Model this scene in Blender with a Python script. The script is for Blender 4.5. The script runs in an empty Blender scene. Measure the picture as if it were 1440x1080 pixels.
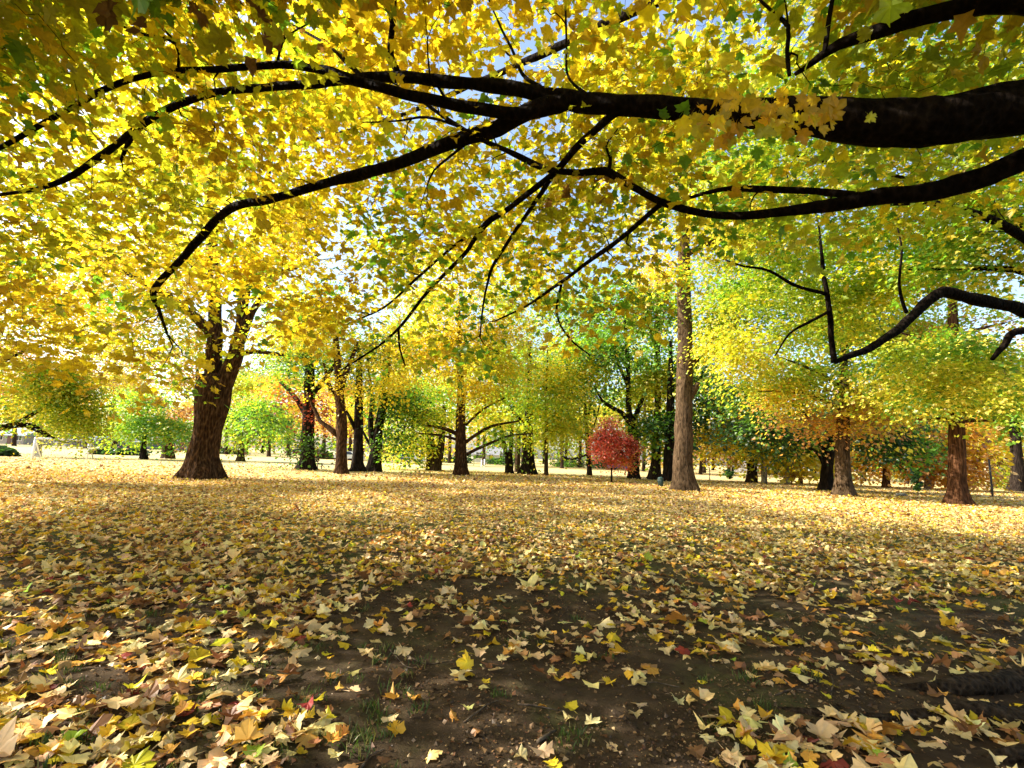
import bpy, math
import numpy as np

rng = np.random.default_rng(11)
C = bpy.context.scene.collection
PI = math.pi

# ------------------------------------------------------------------ camera geometry
F = 700.0                      # focal length in photo pixels (photo 1440 wide)
CAMZ = 1.5
HOR = 643.0                     # horizon row at the picture centre
TH = math.atan((HOR - 540.0) / F)       # upward pitch
ROLL = math.radians(2.2)       # the photographer held the phone a little askew
CR, SR = math.cos(ROLL), math.sin(ROLL)
CT, ST = math.cos(TH), math.sin(TH)


def ray(px, py):
    a0 = (px - 720.0) / F
    b0 = (540.0 - py) / F
    a = a0 * CR - b0 * SR
    b = a0 * SR + b0 * CR
    return np.array([a, CT - b * ST, ST + b * CT])


def at(px, py, Y):
    d = ray(px, py)
    return np.array([0, 0, CAMZ]) + d * (Y / d[1])


def on_ground(px, py):
    d = ray(px, py)
    return np.array([0, 0, CAMZ]) + d * (CAMZ / -d[2])


def project(p):
    """world (n,3) -> px,py,depth"""
    p = np.asarray(p, float)
    x = p[..., 0]
    y = p[..., 1]
    z = p[..., 2] - CAMZ
    dep = y * CT + z * ST
    up = -y * ST + z * CT
    dd = np.where(np.abs(dep) < 1e-3, 1e-3, dep)
    a = x / dd
    b = up / dd
    return 720 + F * (a * CR + b * SR), 540 - F * (-a * SR + b * CR), dep


# ------------------------------------------------------------------ noise
_tab = np.random.default_rng(5).random((256, 256))


def vnoise(x, y, s=1.0, o=0):
    x = np.asarray(x, float) * s + 37.7 * (o + 1)
    y = np.asarray(y, float) * s + 11.3 * (o + 1)
    xi = np.floor(x).astype(int)
    yi = np.floor(y).astype(int)
    fx = x - xi
    fy = y - yi
    fx = fx * fx * (3 - 2 * fx)
    fy = fy * fy * (3 - 2 * fy)
    a = _tab[xi % 256, yi % 256]
    b = _tab[(xi + 1) % 256, yi % 256]
    c = _tab[xi % 256, (yi + 1) % 256]
    d = _tab[(xi + 1) % 256, (yi + 1) % 256]
    return (a * (1 - fx) + b * fx) * (1 - fy) + (c * (1 - fx) + d * fx) * fy


def sstep(a, b, x):
    t = np.clip((x - a) / (b - a), 0, 1)
    return t * t * (3 - 2 * t)


def gz(x, y):
    """terrain height"""
    x = np.asarray(x, float)
    y = np.asarray(y, float)
    near = np.exp(-((x / 14) ** 2 + ((y - 4) / 14) ** 2))
    h = (vnoise(x, y, 0.7, 1) - 0.5) * 0.07 * near
    h += (vnoise(x, y, 2.3, 2) - 0.5) * 0.04 * near
    h += (vnoise(x, y, 7.0, 3) - 0.5) * 0.018 * near
    h += (vnoise(x, y, 0.11, 4) - 0.5) * 0.10 * sstep(6, 22, np.hypot(x, y - 2)) * (1 - sstep(60, 120, np.hypot(x, y)))
    return h


# ------------------------------------------------------------------ mesh buffer
class Buf:
    def __init__(self):
        self.v = []
        self.c = []
        self.f = []      # (array of faces (n,k), mat, smooth)
        self.n = 0

    def add(self, v, f, col=(0.1, 0.1, 0.1), mat=0, smooth=False):
        v = np.asarray(v, np.float32).reshape(-1, 3)
        f = np.asarray(f, np.int64)
        col = np.asarray(col, np.float32)
        if col.ndim == 1:
            col = np.broadcast_to(col, (len(v), 3))
        self.v.append(v)
        self.c.append(col)
        self.f.append((f + self.n, mat, smooth))
        self.n += len(v)

    def tube(self, pts, rad, k=6, mat=0, col=(0.1, 0.08, 0.06), cap=True, lump=0.0, jit=None):
        pts = np.asarray(pts, float)
        rad = np.asarray(rad, float)
        n = len(pts)
        t = np.gradient(pts, axis=0)
        t /= np.linalg.norm(t, axis=1)[:, None] + 1e-9
        ref = np.array([0.0, 1.0, 0.15]) if abs(t[:, 1]).mean() < 0.8 else np.array([1.0, 0.0, 0.1])
        u = np.cross(t, ref)
        u /= np.linalg.norm(u, axis=1)[:, None] + 1e-9
        w = np.cross(t, u)
        a = np.arange(k) / k * 2 * PI
        r = rad[:, None] * np.ones(k)[None]
        if lump:
            r = r * (1 + lump * (vnoise(np.arange(n)[:, None] * 0.55 + pts[0, 0] * 3, np.cos(a)[None] * 1.3 + np.sin(a)[None] * 2.1, 1.0) - 0.5) * 2)
        v = pts[:, None] + (u[:, None] * np.cos(a)[None, :, None] + w[:, None] * np.sin(a)[None, :, None]) * r[..., None]
        i = np.arange(n - 1)[:, None] * k
        j = np.arange(k)[None]
        j2 = (j + 1) % k
        q = np.stack([i + j, i + j2, i + k + j2, i + k + j], -1).reshape(-1, 4)
        v = v.reshape(-1, 3)
        self.add(v, q, col, mat, True)
        if cap:
            b = self.n - len(v)
            ctr = np.stack([pts[0] - t[0] * rad[0] * 0.3, pts[-1] + t[-1] * rad[-1] * 0.3])
            base = self.n
            self.v.append(ctr.astype(np.float32))
            self.c.append(np.broadcast_to(np.asarray(col, np.float32), (2, 3)))
            self.n += 2
            jj = np.arange(k)
            f0 = np.stack([b + (jj + 1) % k, b + jj, np.full(k, base)], -1)
            e = b + (n - 1) * k
            f1 = np.stack([e + jj, e + (jj + 1) % k, np.full(k, base + 1)], -1)
            self.f.append((np.concatenate([f0, f1]), mat, True))

    def box(self, x0, x1, y0, y1, z0, z1, mat=0, col=(0.3, 0.3, 0.3)):
        v = [(x, y, z) for z in (z0, z1) for y in (y0, y1) for x in (x0, x1)]
        f = [(0, 2, 3, 1), (4, 5, 7, 6), (0, 1, 5, 4), (2, 6, 7, 3), (0, 4, 6, 2), (1, 3, 7, 5)]
        self.add(v, f, col, mat)

    def build(self, name, mats, parent=None, loc=None):
        v = np.concatenate(self.v)
        c = np.concatenate(self.c)
        if loc is not None:
            v = v - np.asarray(loc, np.float32)
        me = bpy.data.meshes.new(name)
        me.vertices.add(len(v))
        me.vertices.foreach_set('co', v.ravel())
        nl = sum(f.size for f, _, _ in self.f)
        nf = sum(len(f) for f, _, _ in self.f)
        me.loops.add(nl)
        me.polygons.add(nf)
        me.loops.foreach_set('vertex_index', np.concatenate([f.ravel() for f, _, _ in self.f]).astype(np.int32))
        tot = np.concatenate([np.full(len(f), f.shape[1]) for f, _, _ in self.f])
        st = np.concatenate([[0], np.cumsum(tot)[:-1]]).astype(np.int32)
        me.polygons.foreach_set('loop_start', st)
        me.polygons.foreach_set('material_index', np.concatenate([np.full(len(f), m) for f, m, _ in self.f]).astype(np.int32))
        me.polygons.foreach_set('use_smooth', np.concatenate([np.full(len(f), s) for f, _, s in self.f]))
        at_ = me.color_attributes.new('Col', 'FLOAT_COLOR', 'POINT')
        cc = np.ones((len(v), 4), np.float32)
        cc[:, :3] = c
        at_.data.foreach_set('color', cc.ravel())
        me.update(calc_edges=True)
        for m in (mats if isinstance(mats, (list, tuple)) else [mats]):
            me.materials.append(m)
        o = bpy.data.objects.new(name, me)
        C.objects.link(o)
        if parent is not None:
            o.parent = parent
        elif loc is not None:
            o.location = loc
        return o


def tag(o, label=None, cat=None, group=None, kind=None):
    if label:
        o['label'] = label
    if cat:
        o['category'] = cat
    if group:
        o['group'] = group
    if kind:
        o['kind'] = kind
    return o


def empty(name, loc):
    o = bpy.data.objects.new(name, None)
    o.location = loc
    o.empty_display_size = 0.2
    C.objects.link(o)
    return o


# ------------------------------------------------------------------ materials
def newmat(name):
    m = bpy.data.materials.new(name)
    m.use_nodes = True
    nt = m.node_tree
    for n in list(nt.nodes):
        nt.nodes.remove(n)
    out = nt.nodes.new('ShaderNodeOutputMaterial')
    return m, nt, out


def N(nt, typ, **kw):
    n = nt.nodes.new(typ)
    for k, v in kw.items():
        if hasattr(n, k):
            setattr(n, k, v)
        else:
            n.inputs[k].default_value = v
    return n


def leaf_material(name, transl=0.5, boost=(1.25, 1.2, 0.7), gloss=0.04, vein=0.0):
    m, nt, out = newmat(name)
    L = nt.links.new
    a = N(nt, 'ShaderNodeVertexColor', layer_name='Col')
    tc = N(nt, 'ShaderNodeTexCoord')
    no = N(nt, 'ShaderNodeTexNoise')
    no.inputs['Scale'].default_value = 38.0
    no.inputs['Detail'].default_value = 2.0
    L(tc.outputs['Object'], no.inputs['Vector'])
    mr = N(nt, 'ShaderNodeMapRange')
    mr.inputs['To Min'].default_value = 0.72
    mr.inputs['To Max'].default_value = 1.22
    L(no.outputs['Fac'], mr.inputs['Value'])
    mu = N(nt, 'ShaderNodeVectorMath', operation='SCALE')
    L(a.outputs['Color'], mu.inputs[0])
    L(mr.outputs['Result'], mu.inputs['Scale'])
    bo = N(nt, 'ShaderNodeVectorMath', operation='MULTIPLY')
    bo.inputs[1].default_value = boost
    L(mu.outputs['Vector'], bo.inputs[0])
    d = N(nt, 'ShaderNodeBsdfDiffuse')
    t = N(nt, 'ShaderNodeBsdfTranslucent')
    L(mu.outputs['Vector'], d.inputs['Color'])
    L(bo.outputs['Vector'], t.inputs['Color'])
    mx = N(nt, 'ShaderNodeMixShader')
    mx.inputs[0].default_value = transl
    L(d.outputs[0], mx.inputs[1])
    L(t.outputs[0], mx.inputs[2])
    g = N(nt, 'ShaderNodeBsdfGlossy')
    g.inputs['Roughness'].default_value = 0.45
    m2 = N(nt, 'ShaderNodeMixShader')
    m2.inputs[0].default_value = gloss
    L(mx.outputs[0], m2.inputs[1])
    L(g.outputs[0], m2.inputs[2])
    L(m2.outputs[0], out.inputs['Surface'])
    return m


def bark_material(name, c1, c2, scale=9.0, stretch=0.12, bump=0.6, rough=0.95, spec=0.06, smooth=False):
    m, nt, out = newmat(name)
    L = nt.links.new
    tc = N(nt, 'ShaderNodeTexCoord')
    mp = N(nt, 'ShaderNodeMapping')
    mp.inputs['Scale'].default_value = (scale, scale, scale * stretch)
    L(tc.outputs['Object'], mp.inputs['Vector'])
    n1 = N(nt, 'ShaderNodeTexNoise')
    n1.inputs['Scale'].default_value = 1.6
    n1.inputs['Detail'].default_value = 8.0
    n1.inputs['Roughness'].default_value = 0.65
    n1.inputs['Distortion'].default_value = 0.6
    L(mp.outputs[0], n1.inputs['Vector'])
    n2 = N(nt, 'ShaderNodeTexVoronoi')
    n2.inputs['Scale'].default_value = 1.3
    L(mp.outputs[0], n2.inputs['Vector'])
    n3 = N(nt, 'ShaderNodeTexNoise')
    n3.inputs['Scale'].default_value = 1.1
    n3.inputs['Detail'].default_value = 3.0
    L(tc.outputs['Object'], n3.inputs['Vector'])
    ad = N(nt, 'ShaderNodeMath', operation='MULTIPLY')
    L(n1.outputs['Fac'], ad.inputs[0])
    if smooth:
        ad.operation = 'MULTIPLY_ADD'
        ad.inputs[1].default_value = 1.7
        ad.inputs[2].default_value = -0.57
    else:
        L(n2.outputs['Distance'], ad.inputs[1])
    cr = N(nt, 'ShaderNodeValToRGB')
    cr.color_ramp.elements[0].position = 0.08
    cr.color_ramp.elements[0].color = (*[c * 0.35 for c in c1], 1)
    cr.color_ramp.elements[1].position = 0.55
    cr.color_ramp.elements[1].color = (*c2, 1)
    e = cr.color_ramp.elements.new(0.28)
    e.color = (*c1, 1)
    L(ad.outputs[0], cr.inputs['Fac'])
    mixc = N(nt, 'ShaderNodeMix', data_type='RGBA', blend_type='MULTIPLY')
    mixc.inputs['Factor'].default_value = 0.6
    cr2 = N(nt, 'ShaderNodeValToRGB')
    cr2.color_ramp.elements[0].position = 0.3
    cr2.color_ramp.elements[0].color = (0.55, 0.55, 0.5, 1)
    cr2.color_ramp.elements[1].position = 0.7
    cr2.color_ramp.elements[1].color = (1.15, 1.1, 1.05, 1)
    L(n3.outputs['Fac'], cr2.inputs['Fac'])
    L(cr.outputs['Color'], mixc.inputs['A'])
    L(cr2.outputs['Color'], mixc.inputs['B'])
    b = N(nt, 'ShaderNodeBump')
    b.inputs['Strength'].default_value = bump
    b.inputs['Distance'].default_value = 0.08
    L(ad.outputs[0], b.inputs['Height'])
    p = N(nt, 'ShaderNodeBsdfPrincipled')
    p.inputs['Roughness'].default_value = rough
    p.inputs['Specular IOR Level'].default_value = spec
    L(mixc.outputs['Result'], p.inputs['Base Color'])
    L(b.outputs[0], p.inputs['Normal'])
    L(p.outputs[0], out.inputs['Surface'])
    return m


def plain(name, col, rough=0.7, noise=0.2, scale=8.0, metal=0.0, bump=0.0):
    m, nt, out = newmat(name)
    L = nt.links.new
    tc = N(nt, 'ShaderNodeTexCoord')
    n1 = N(nt, 'ShaderNodeTexNoise')
    n1.inputs['Scale'].default_value = scale
    n1.inputs['Detail'].default_value = 5.0
    L(tc.outputs['Object'], n1.inputs['Vector'])
    cr = N(nt, 'ShaderNodeValToRGB')
    cr.color_ramp.elements[0].position = 0.3
    cr.color_ramp.elements[0].color = (*[max(0, c * (1 - noise)) for c in col], 1)
    cr.color_ramp.elements[1].position = 0.7
    cr.color_ramp.elements[1].color = (*[min(1, c * (1 + noise)) for c in col], 1)
    L(n1.outputs['Fac'], cr.inputs['Fac'])
    p = N(nt, 'ShaderNodeBsdfPrincipled')
    p.inputs['Roughness'].default_value = rough
    p.inputs['Metallic'].default_value = metal
    L(cr.outputs['Color'], p.inputs['Base Color'])
    if bump:
        b = N(nt, 'ShaderNodeBump')
        b.inputs['Strength'].default_value = bump
        b.inputs['Distance'].default_value = 0.03
        L(n1.outputs['Fac'], b.inputs['Height'])
        L(b.outputs[0], p.inputs['Normal'])
    L(p.outputs[0], out.inputs['Surface'])
    return m


M_LEAF = leaf_material('living_leaf', 0.62, (1.32, 1.34, 0.55))
M_LITTER = leaf_material('fallen_leaf_skin', 0.22, (1.1, 0.9, 0.6), 0.03)
M_GRASS = leaf_material('grass_blade', 0.4, (1.1, 1.1, 0.6), 0.03)
M_BARK = bark_material('maple_bark', (0.05, 0.032, 0.021), (0.12, 0.085, 0.056), 9, 0.14, 0.9)
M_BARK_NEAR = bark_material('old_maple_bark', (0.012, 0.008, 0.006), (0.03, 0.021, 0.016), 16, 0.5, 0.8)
M_BARK_BROWN = bark_material('brown_furrowed_bark', (0.05, 0.026, 0.012), (0.15, 0.082, 0.04), 9, 0.3, 1.0)
M_BARK_GREY = bark_material('grey_smooth_bark', (0.085, 0.055, 0.031), (0.15, 0.10, 0.06), 7.0, 0.25, 0.9, smooth=True)
M_BARK_RED = bark_material('red_brown_bark', (0.075, 0.034, 0.016), (0.18, 0.085, 0.042), 10, 0.14, 0.9)
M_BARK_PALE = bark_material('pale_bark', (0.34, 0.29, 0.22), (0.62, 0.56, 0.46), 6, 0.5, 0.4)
M_BARK_DARK = bark_material('dark_bark', (0.02, 0.014, 0.011), (0.05, 0.036, 0.027), 9, 0.14, 0.8)


def ground_material():
    m, nt, out = newmat('park_ground')
    L = nt.links.new
    ge = N(nt, 'ShaderNodeNewGeometry')
    sp = N(nt, 'ShaderNodeSeparateXYZ')
    L(ge.outputs['Position'], sp.inputs[0])

    def noise(sc, det=6.0, rough=0.6):
        n = N(nt, 'ShaderNodeTexNoise')
        n.inputs['Scale'].default_value = sc
        n.inputs['Detail'].default_value = det
        n.inputs['Roughness'].default_value = rough
        L(ge.outputs['Position'], n.inputs['Vector'])
        return n

    def ramp(src, stops):
        cr = N(nt, 'ShaderNodeValToRGB')
        el = cr.color_ramp.elements
        while len(el) < len(stops):
            el.new(0.5)
        for e, (p_, c_) in zip(el, stops):
            e.position = p_
            e.color = (*c_, 1)
        L(src, cr.inputs['Fac'])
        return cr

    def mixc(f, a, b):
        mx = N(nt, 'ShaderNodeMix', data_type='RGBA')
        L(f, mx.inputs['Factor'])
        L(a, mx.inputs['A'])
        L(b, mx.inputs['B'])
        return mx.outputs['Result']

    n1 = noise(3.0, 10, 0.7)
    soil = ramp(n1.outputs['Fac'], [(0.3, (0.024, 0.015, 0.008)), (0.5, (0.055, 0.036, 0.020)), (0.72, (0.115, 0.078, 0.045))])
    # crumbs and flecks
    vo = N(nt, 'ShaderNodeTexVoronoi')
    vo.inputs['Scale'].default_value = 55
    wn = noise(60, 3)
    wa = N(nt, 'ShaderNodeVectorMath', operation='MULTIPLY_ADD')
    wa.inputs[1].default_value = (0.03, 0.02, 0)
    L(wn.outputs['Color'], wa.inputs[0])
    L(ge.outputs['Position'], wa.inputs[2])
    L(wa.outputs[0], vo.inputs['Vector'])
    fs = N(nt, 'ShaderNodeSeparateColor')
    L(vo.outputs['Color'], fs.inputs[0])
    fleck = ramp(fs.outputs[0], [(0.0, (0, 0, 0)), (0.93, (0, 0, 0)), (0.97, (.8, .8, .8))])
    fcol = ramp(fs.outputs[1], [(0.0, (0.10, 0.06, 0.03)), (1.0, (0.34, 0.25, 0.14))])
    soil2 = soil.outputs[0]
    # grass
    n2 = noise(26, 6, 0.7)
    grass = ramp(n2.outputs['Fac'], [(0.3, (0.035, 0.045, 0.012)), (0.55, (0.10, 0.115, 0.03)), (0.75, (0.24, 0.22, 0.08))])
    n3 = noise(0.9, 5, 0.6)
    gm = N(nt, 'ShaderNodeMapRange')
    gm.inputs['From Min'].default_value = 5.5
    gm.inputs['From Max'].default_value = 13
    L(sp.outputs['Y'], gm.inputs['Value'])
    ga = N(nt, 'ShaderNodeMath', operation='ADD')
    L(gm.outputs[0], ga.inputs[0])
    gn = N(nt, 'ShaderNodeMapRange')
    gn.inputs['From Min'].default_value = 0.35
    gn.inputs['From Max'].default_value = 0.65
    gn.inputs['To Min'].default_value = -0.4
    gn.inputs['To Max'].default_value = 0.4
    L(n3.outputs['Fac'], gn.inputs['Value'])
    L(gn.outputs[0], ga.inputs[1])
    gc = N(nt, 'ShaderNodeClamp')
    L(ga.outputs[0], gc.inputs[0])
    base = mixc(gc.outputs[0], soil2, grass.outputs[0])
    # leaf litter seen from afar: cells of leaf size
    wv = noise(9, 3)
    wadd = N(nt, 'ShaderNodeVectorMath', operation='MULTIPLY_ADD')
    wadd.inputs[1].default_value = (0.12, 0.12, 0)
    L(wv.outputs['Color'], wadd.inputs[0])
    L(ge.outputs['Position'], wadd.inputs[2])
    v2 = N(nt, 'ShaderNodeTexVoronoi')
    v2.inputs['Scale'].default_value = 8.5
    L(wadd.outputs[0], v2.inputs['Vector'])
    s2 = N(nt, 'ShaderNodeSeparateColor')
    L(v2.outputs['Color'], s2.inputs[0])
    lc = ramp(s2.outputs[0], [(0.0, (0.30, 0.16, 0.05)), (0.2, (0.50, 0.32, 0.12)), (0.45, (0.66, 0.50, 0.24)), (0.7, (0.62, 0.45, 0.10)), (0.88, (0.72, 0.58, 0.34)), (1.0, (0.30, 0.13, 0.05))])
    lm = N(nt, 'ShaderNodeMapRange')
    lm.inputs['From Min'].default_value = 9
    lm.inputs['From Max'].default_value = 24
    lm.inputs['To Min'].default_value = 0.0
    lm.inputs['To Max'].default_value = 0.80
    L(sp.outputs['Y'], lm.inputs['Value'])
    lt = N(nt, 'ShaderNodeMath', operation='GREATER_THAN')
    L(lm.outputs[0], lt.inputs[0])
    L(s2.outputs[1], lt.inputs[1])
    col = mixc(lt.outputs[0], base, lc.outputs[0])
    # far lawn, short dry grass with a thin scatter of leaves
    n5 = noise(0.08, 4, 0.5)
    far = ramp(n5.outputs['Fac'], [(0.3, (0.40, 0.345, 0.15)), (0.7, (0.54, 0.46, 0.24))])
    fm = N(nt, 'ShaderNodeMapRange')
    fm.inputs['From Min'].default_value = 26
    fm.inputs['From Max'].default_value = 46
    fm.inputs['To Max'].default_value = 0.85
    L(sp.outputs['Y'], fm.inputs['Value'])
    fx = N(nt, 'ShaderNodeMapRange')
    fx.inputs['From Min'].default_value = 14
    fx.inputs['From Max'].default_value = -8
    fx.inputs['To Min'].default_value = 0.25
    L(sp.outputs['X'], fx.inputs['Value'])
    fmx = N(nt, 'ShaderNodeMath', operation='MULTIPLY')
    L(fm.outputs[0], fmx.inputs[0])
    L(fx.outputs[0], fmx.inputs[1])
    col = mixc(fmx.outputs[0], col, far.outputs[0])
    p = N(nt, 'ShaderNodeBsdfPrincipled')
    p.inputs['Roughness'].default_value = 0.95
    p.inputs['Specular IOR Level'].default_value = 0.15
    L(col, p.inputs['Base Color'])
    nb = noise(38, 8, 0.75)
    b = N(nt, 'ShaderNodeBump')
    b.inputs['Strength'].default_value = 0.9
    b.inputs['Distance'].default_value = 0.02
    L(nb.outputs['Fac'], b.inputs['Height'])
    L(b.outputs[0], p.inputs['Normal'])
    L(p.outputs[0], out.inputs['Surface'])
    return m


# ------------------------------------------------------------------ ground sheet
def graded(lo, hi, dlo, dhi, step, grow=1.16):
    mid = np.arange(dlo, dhi + 1e-6, step)
    r = [dhi]
    s = step
    while r[-1] < hi:
        s *= grow
        r.append(r[-1] + s)
    l = [dlo]
    s = step
    while l[-1] > lo:
        s *= grow
        l.append(l[-1] - s)
    return np.concatenate([l[:0:-1], mid, r[1:]])


xs = graded(-600, 600, -6, 6, 0.045)
ys = graded(-300, 900, 1.6, 9.5, 0.045)
gx, gy = np.meshgrid(xs, ys)
gv = np.stack([gx, gy, gz(gx, gy)], -1).reshape(-1, 3)
nx, ny = len(xs), len(ys)
ii = (np.arange(ny - 1)[:, None] * nx + np.arange(nx - 1)[None]).ravel()
gb = Buf()
gb.add(gv, np.stack([ii, ii + 1, ii + nx + 1, ii + nx], -1), (0.1, 0.1, 0.1), 0, True)
tag(gb.build('ground', ground_material()), 'leaf strewn lawn and bare dark soil of the park', None, None, 'structure')

# ------------------------------------------------------------------ leaf templates
right = [(0.13, -0.10), (0.36, -0.05), (0.33, 0.12), (0.46, 0.19), (0.56, 0.43), (0.42, 0.45), (0.36, 0.57), (0.22, 0.52), (0.25, 0.70), (0.11, 0.78)]
outl = [(0, 0)] + right + [(0, 1.0)] + [(-x, y) for x, y in right[::-1]]
T_HI_V = np.array([(0, 0.3)] + outl + [(0.012, 0.0), (-0.012, 0.0), (0.04, -0.55)])
nO = len(outl)
T_HI_F = np.array([(0, 1 + i, 1 + (i + 1) % nO) for i in range(nO)] + [(nO + 1, nO + 2, nO + 3)])
r2 = [(0.30, -0.04), (0.27, 0.14), (0.56, 0.42), (0.22, 0.48)]
o2 = [(0, 0)] + r2 + [(0, 1.0)] + [(-x, y) for x, y in r2[::-1]]
T_MID_V = np.array([(0, 0.3)] + o2)
T_MID_F = np.array([(0, 1 + i, 1 + (i + 1) % len(o2)) for i in range(len(o2))])
T_LO_V = np.array([(0, -0.05), (0.5, 0.40), (0, 1.0), (-0.5, 0.40)])
T_LO_F = np.array([(0, 1, 2), (0, 2, 3)])
TEMPL = {'hi': (T_HI_V, T_HI_F), 'mid': (T_MID_V, T_MID_F), 'lo': (T_LO_V, T_LO_F)}


def unit(v):
    return v / (np.linalg.norm(v, axis=-1, keepdims=True) + 1e-9)


def leaf_mesh(pos, nrm, tip, size, col, lod='mid', curl=0.25, r=None):
    """pos (n,3) base of leaf, nrm leaf normal, tip approx direction of the tip"""
    r = r or rng
    V2, T = TEMPL[lod]
    n = len(pos)
    nrm = unit(nrm)
    yv = unit(tip - (tip * nrm).sum(-1, keepdims=True) * nrm)
    xv = np.cross(yv, nrm)
    c = r.normal(0, curl, (n, 3))
    asp = r.uniform(0.85, 1.15, n)
    x = V2[None, :, 0] * asp[:, None]
    y = V2[None, :, 1] * np.ones(n)[:, None]
    x = x * (1 + np.clip(r.normal(0, 0.22, n), -0.55, 0.3)[:, None] * np.sign(x) * (lod == 'hi'))
    wob = r.normal(0, 0.045 if lod == 'hi' else 0.0, (n, len(V2), 2))
    wob[:, -3:] *= 0.1
    x = x + wob[..., 0]
    y = y + wob[..., 1]
    z = c[:, 0, None] * np.abs(x) * 1.2 + c[:, 1, None] * (y - 0.4) ** 2 * 1.6 + c[:, 2, None] * x * (y - 0.3) * 2
    if lod == 'hi':
        z = z + r.normal(0, 0.03, z.shape)
        # the petiole carries on along the leaf stalk
        z[:, -1] = c[:, 1] * 0.3
    p = pos[:, None] + size[:, None, None] * (xv[:, None] * x[..., None] + yv[:, None] * y[..., None] + nrm[:, None] * z[..., None])
    f = (T[None] + (np.arange(n) * len(V2))[:, None, None]).reshape(-1, 3)
    cc = np.repeat(col[:, None], len(V2), 1)
    if lod == 'hi':
        cc = cc * (1 + r.normal(0, 0.07, (n, len(V2), 1)))
        cc[:, 0] *= 1.12
    return p.reshape(-1, 3), f, np.clip(cc.reshape(-1, 3), 0.005, 0.95)


PAL = {
    'Y': (0.68, 0.52, 0.03), 'YD': (0.58, 0.39, 0.025), 'YL': (0.76, 0.64, 0.10), 'YG': (0.50, 0.50, 0.04), 'LG': (0.36, 0.47, 0.045),
    'G': (0.16, 0.33, 0.04), 'DG': (0.032, 0.08, 0.02), 'OR': (0.62, 0.32, 0.06), 'RD': (0.74, 0.17, 0.13),
    'DR': (0.22, 0.035, 0.025), 'PK': (0.42, 0.22, 0.12), 'TN': (0.60, 0.42, 0.20), 'BR': (0.20, 0.10, 0.04),
}


def pick_cols(n, pal, r=None, jit=0.16):
    r = r or rng
    keys = list(pal)
    w = np.array([pal[k] for k in keys], float)
    idx = r.choice(len(keys), n, p=w / w.sum())
    base = np.array([PAL[k] for k in keys])[idx]
    return base * np.exp(r.normal(0, jit, (n, 1))) * np.exp(r.normal(0, jit * 0.4, (n, 3)))


def coherent_cols(pos, pal, r, scale, seed=0):
    keys = list(pal)
    w = np.array([pal[k] for k in keys], float)
    cw = np.cumsum(w / w.sum())
    u = vnoise(pos[:, 0] * scale + pos[:, 1] * scale * 0.6, pos[:, 2] * scale * 1.5 - pos[:, 1] * scale * 0.4, 1.0, 13 + seed)
    u = sstep(0.15, 0.85, u) * 0.999
    u = np.mod(u + r.normal(0, 0.10, len(pos)), 1.0)
    idx = np.minimum(np.searchsorted(cw, u), len(keys) - 1)
    base = np.array([PAL[k] for k in keys])[idx]
    return base * np.exp(r.normal(0, 0.09, (len(pos), 1)))


def clump_leaves(buf, ctrs, per, sig, size, pal, lod, r, flat=0.45, up=1.0, clump_mix=0.86, mat=1, curl=0.25, droop=0.5):
    """leaves around spray centres; most leaves of one clump share its colour family"""
    n = len(ctrs)
    k = n * per
    cc = np.repeat(ctrs, per, 0)
    cn = r.normal(0, 0.45, (n, 3))
    cn[:, 2] = 1.0
    cn = unit(cn)
    cu = unit(np.cross(cn, r.normal(0, 1, (n, 3))))
    cv = np.cross(cn, cu)
    q = np.clip(r.normal(0, 1, (k, 3)), -1.7, 1.7) * np.array([sig * 1.15, sig * 1.15, sig * flat * 0.75])
    rp = lambda a_: np.repeat(a_, per, 0)
    off = rp(cu) * q[:, :1] + rp(cv) * q[:, 1:2] + rp(cn) * q[:, 2:]
    off[:, 2] -= 0.22 * (q[:, 0] ** 2 + q[:, 1] ** 2) / max(sig, 1e-3)
    pos = cc + off
    clc = np.repeat(coherent_cols(ctrs, pal, r, 0.22 / max(sig, 0.2), n % 5), per, 0)
    own = pick_cols(k, pal, r)
    use = r.random(k) < clump_mix
    col = np.where(use[:, None], clc * np.exp(r.normal(0, 0.08, (k, 1))), own)
    # leaves of one spray lie like shingles, tilted outwards
    nrm = rp(cn) * up + 0.5 * off / max(sig, 1e-3) * np.array([1, 1, 0]) * 0.6 + r.normal(0, 0.27, (k, 3))
    tip = off * np.array([1, 1, 0.2]) / max(sig, 1e-3) + r.normal(0, 0.5, (k, 3))
    tip[:, 2] -= droop + 0.3 * r.random(k)
    s = size * np.exp(r.normal(0, 0.22, k))
    v, f, c = leaf_mesh(pos, nrm, tip, s, col, lod, curl, r)
    buf.add(v, f, c, mat, False)


# ------------------------------------------------------------------ branching helpers
def smooth_path(P, R, step, r=None, wig=0.0):
    """Catmull-Rom resampling of control points with radii"""
    P = np.asarray(P, float)
    R = np.asarray(R, float)
    Q = np.vstack([2 * P[0] - P[1], P, 2 * P[-1] - P[-2]])
    op, orr = [], []
    for i in range(len(P) - 1):
        m = max(2, int(np.linalg.norm(P[i + 1] - P[i]) / step))
        t = (np.arange(m) / m)[:, None]
        a, b, c, d = Q[i], Q[i + 1], Q[i + 2], Q[i + 3]
        op.append(0.5 * ((2 * b) + (c - a) * t + (2 * a - 5 * b + 4 * c - d) * t ** 2 + (3 * b - a - 3 * c + d) * t ** 3))
        orr.append(R[i] + (R[i + 1] - R[i]) * t[:, 0])
    op.append(P[-1:])
    orr.append(R[-1:])
    op = np.vstack(op)
    orr = np.concatenate(orr)
    if wig and r is not None:
        k = len(op)
        w = r.normal(0, 1, (k, 3))
        for _ in range(2):
            w[1:-1] = (w[:-2] + w[1:-1] + w[2:]) / 3
        w[0] = 0
        w[-1] *= 0.5
        op = op + w * wig * np.maximum(orr, 0.01)[:, None]
    return op, orr


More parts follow.
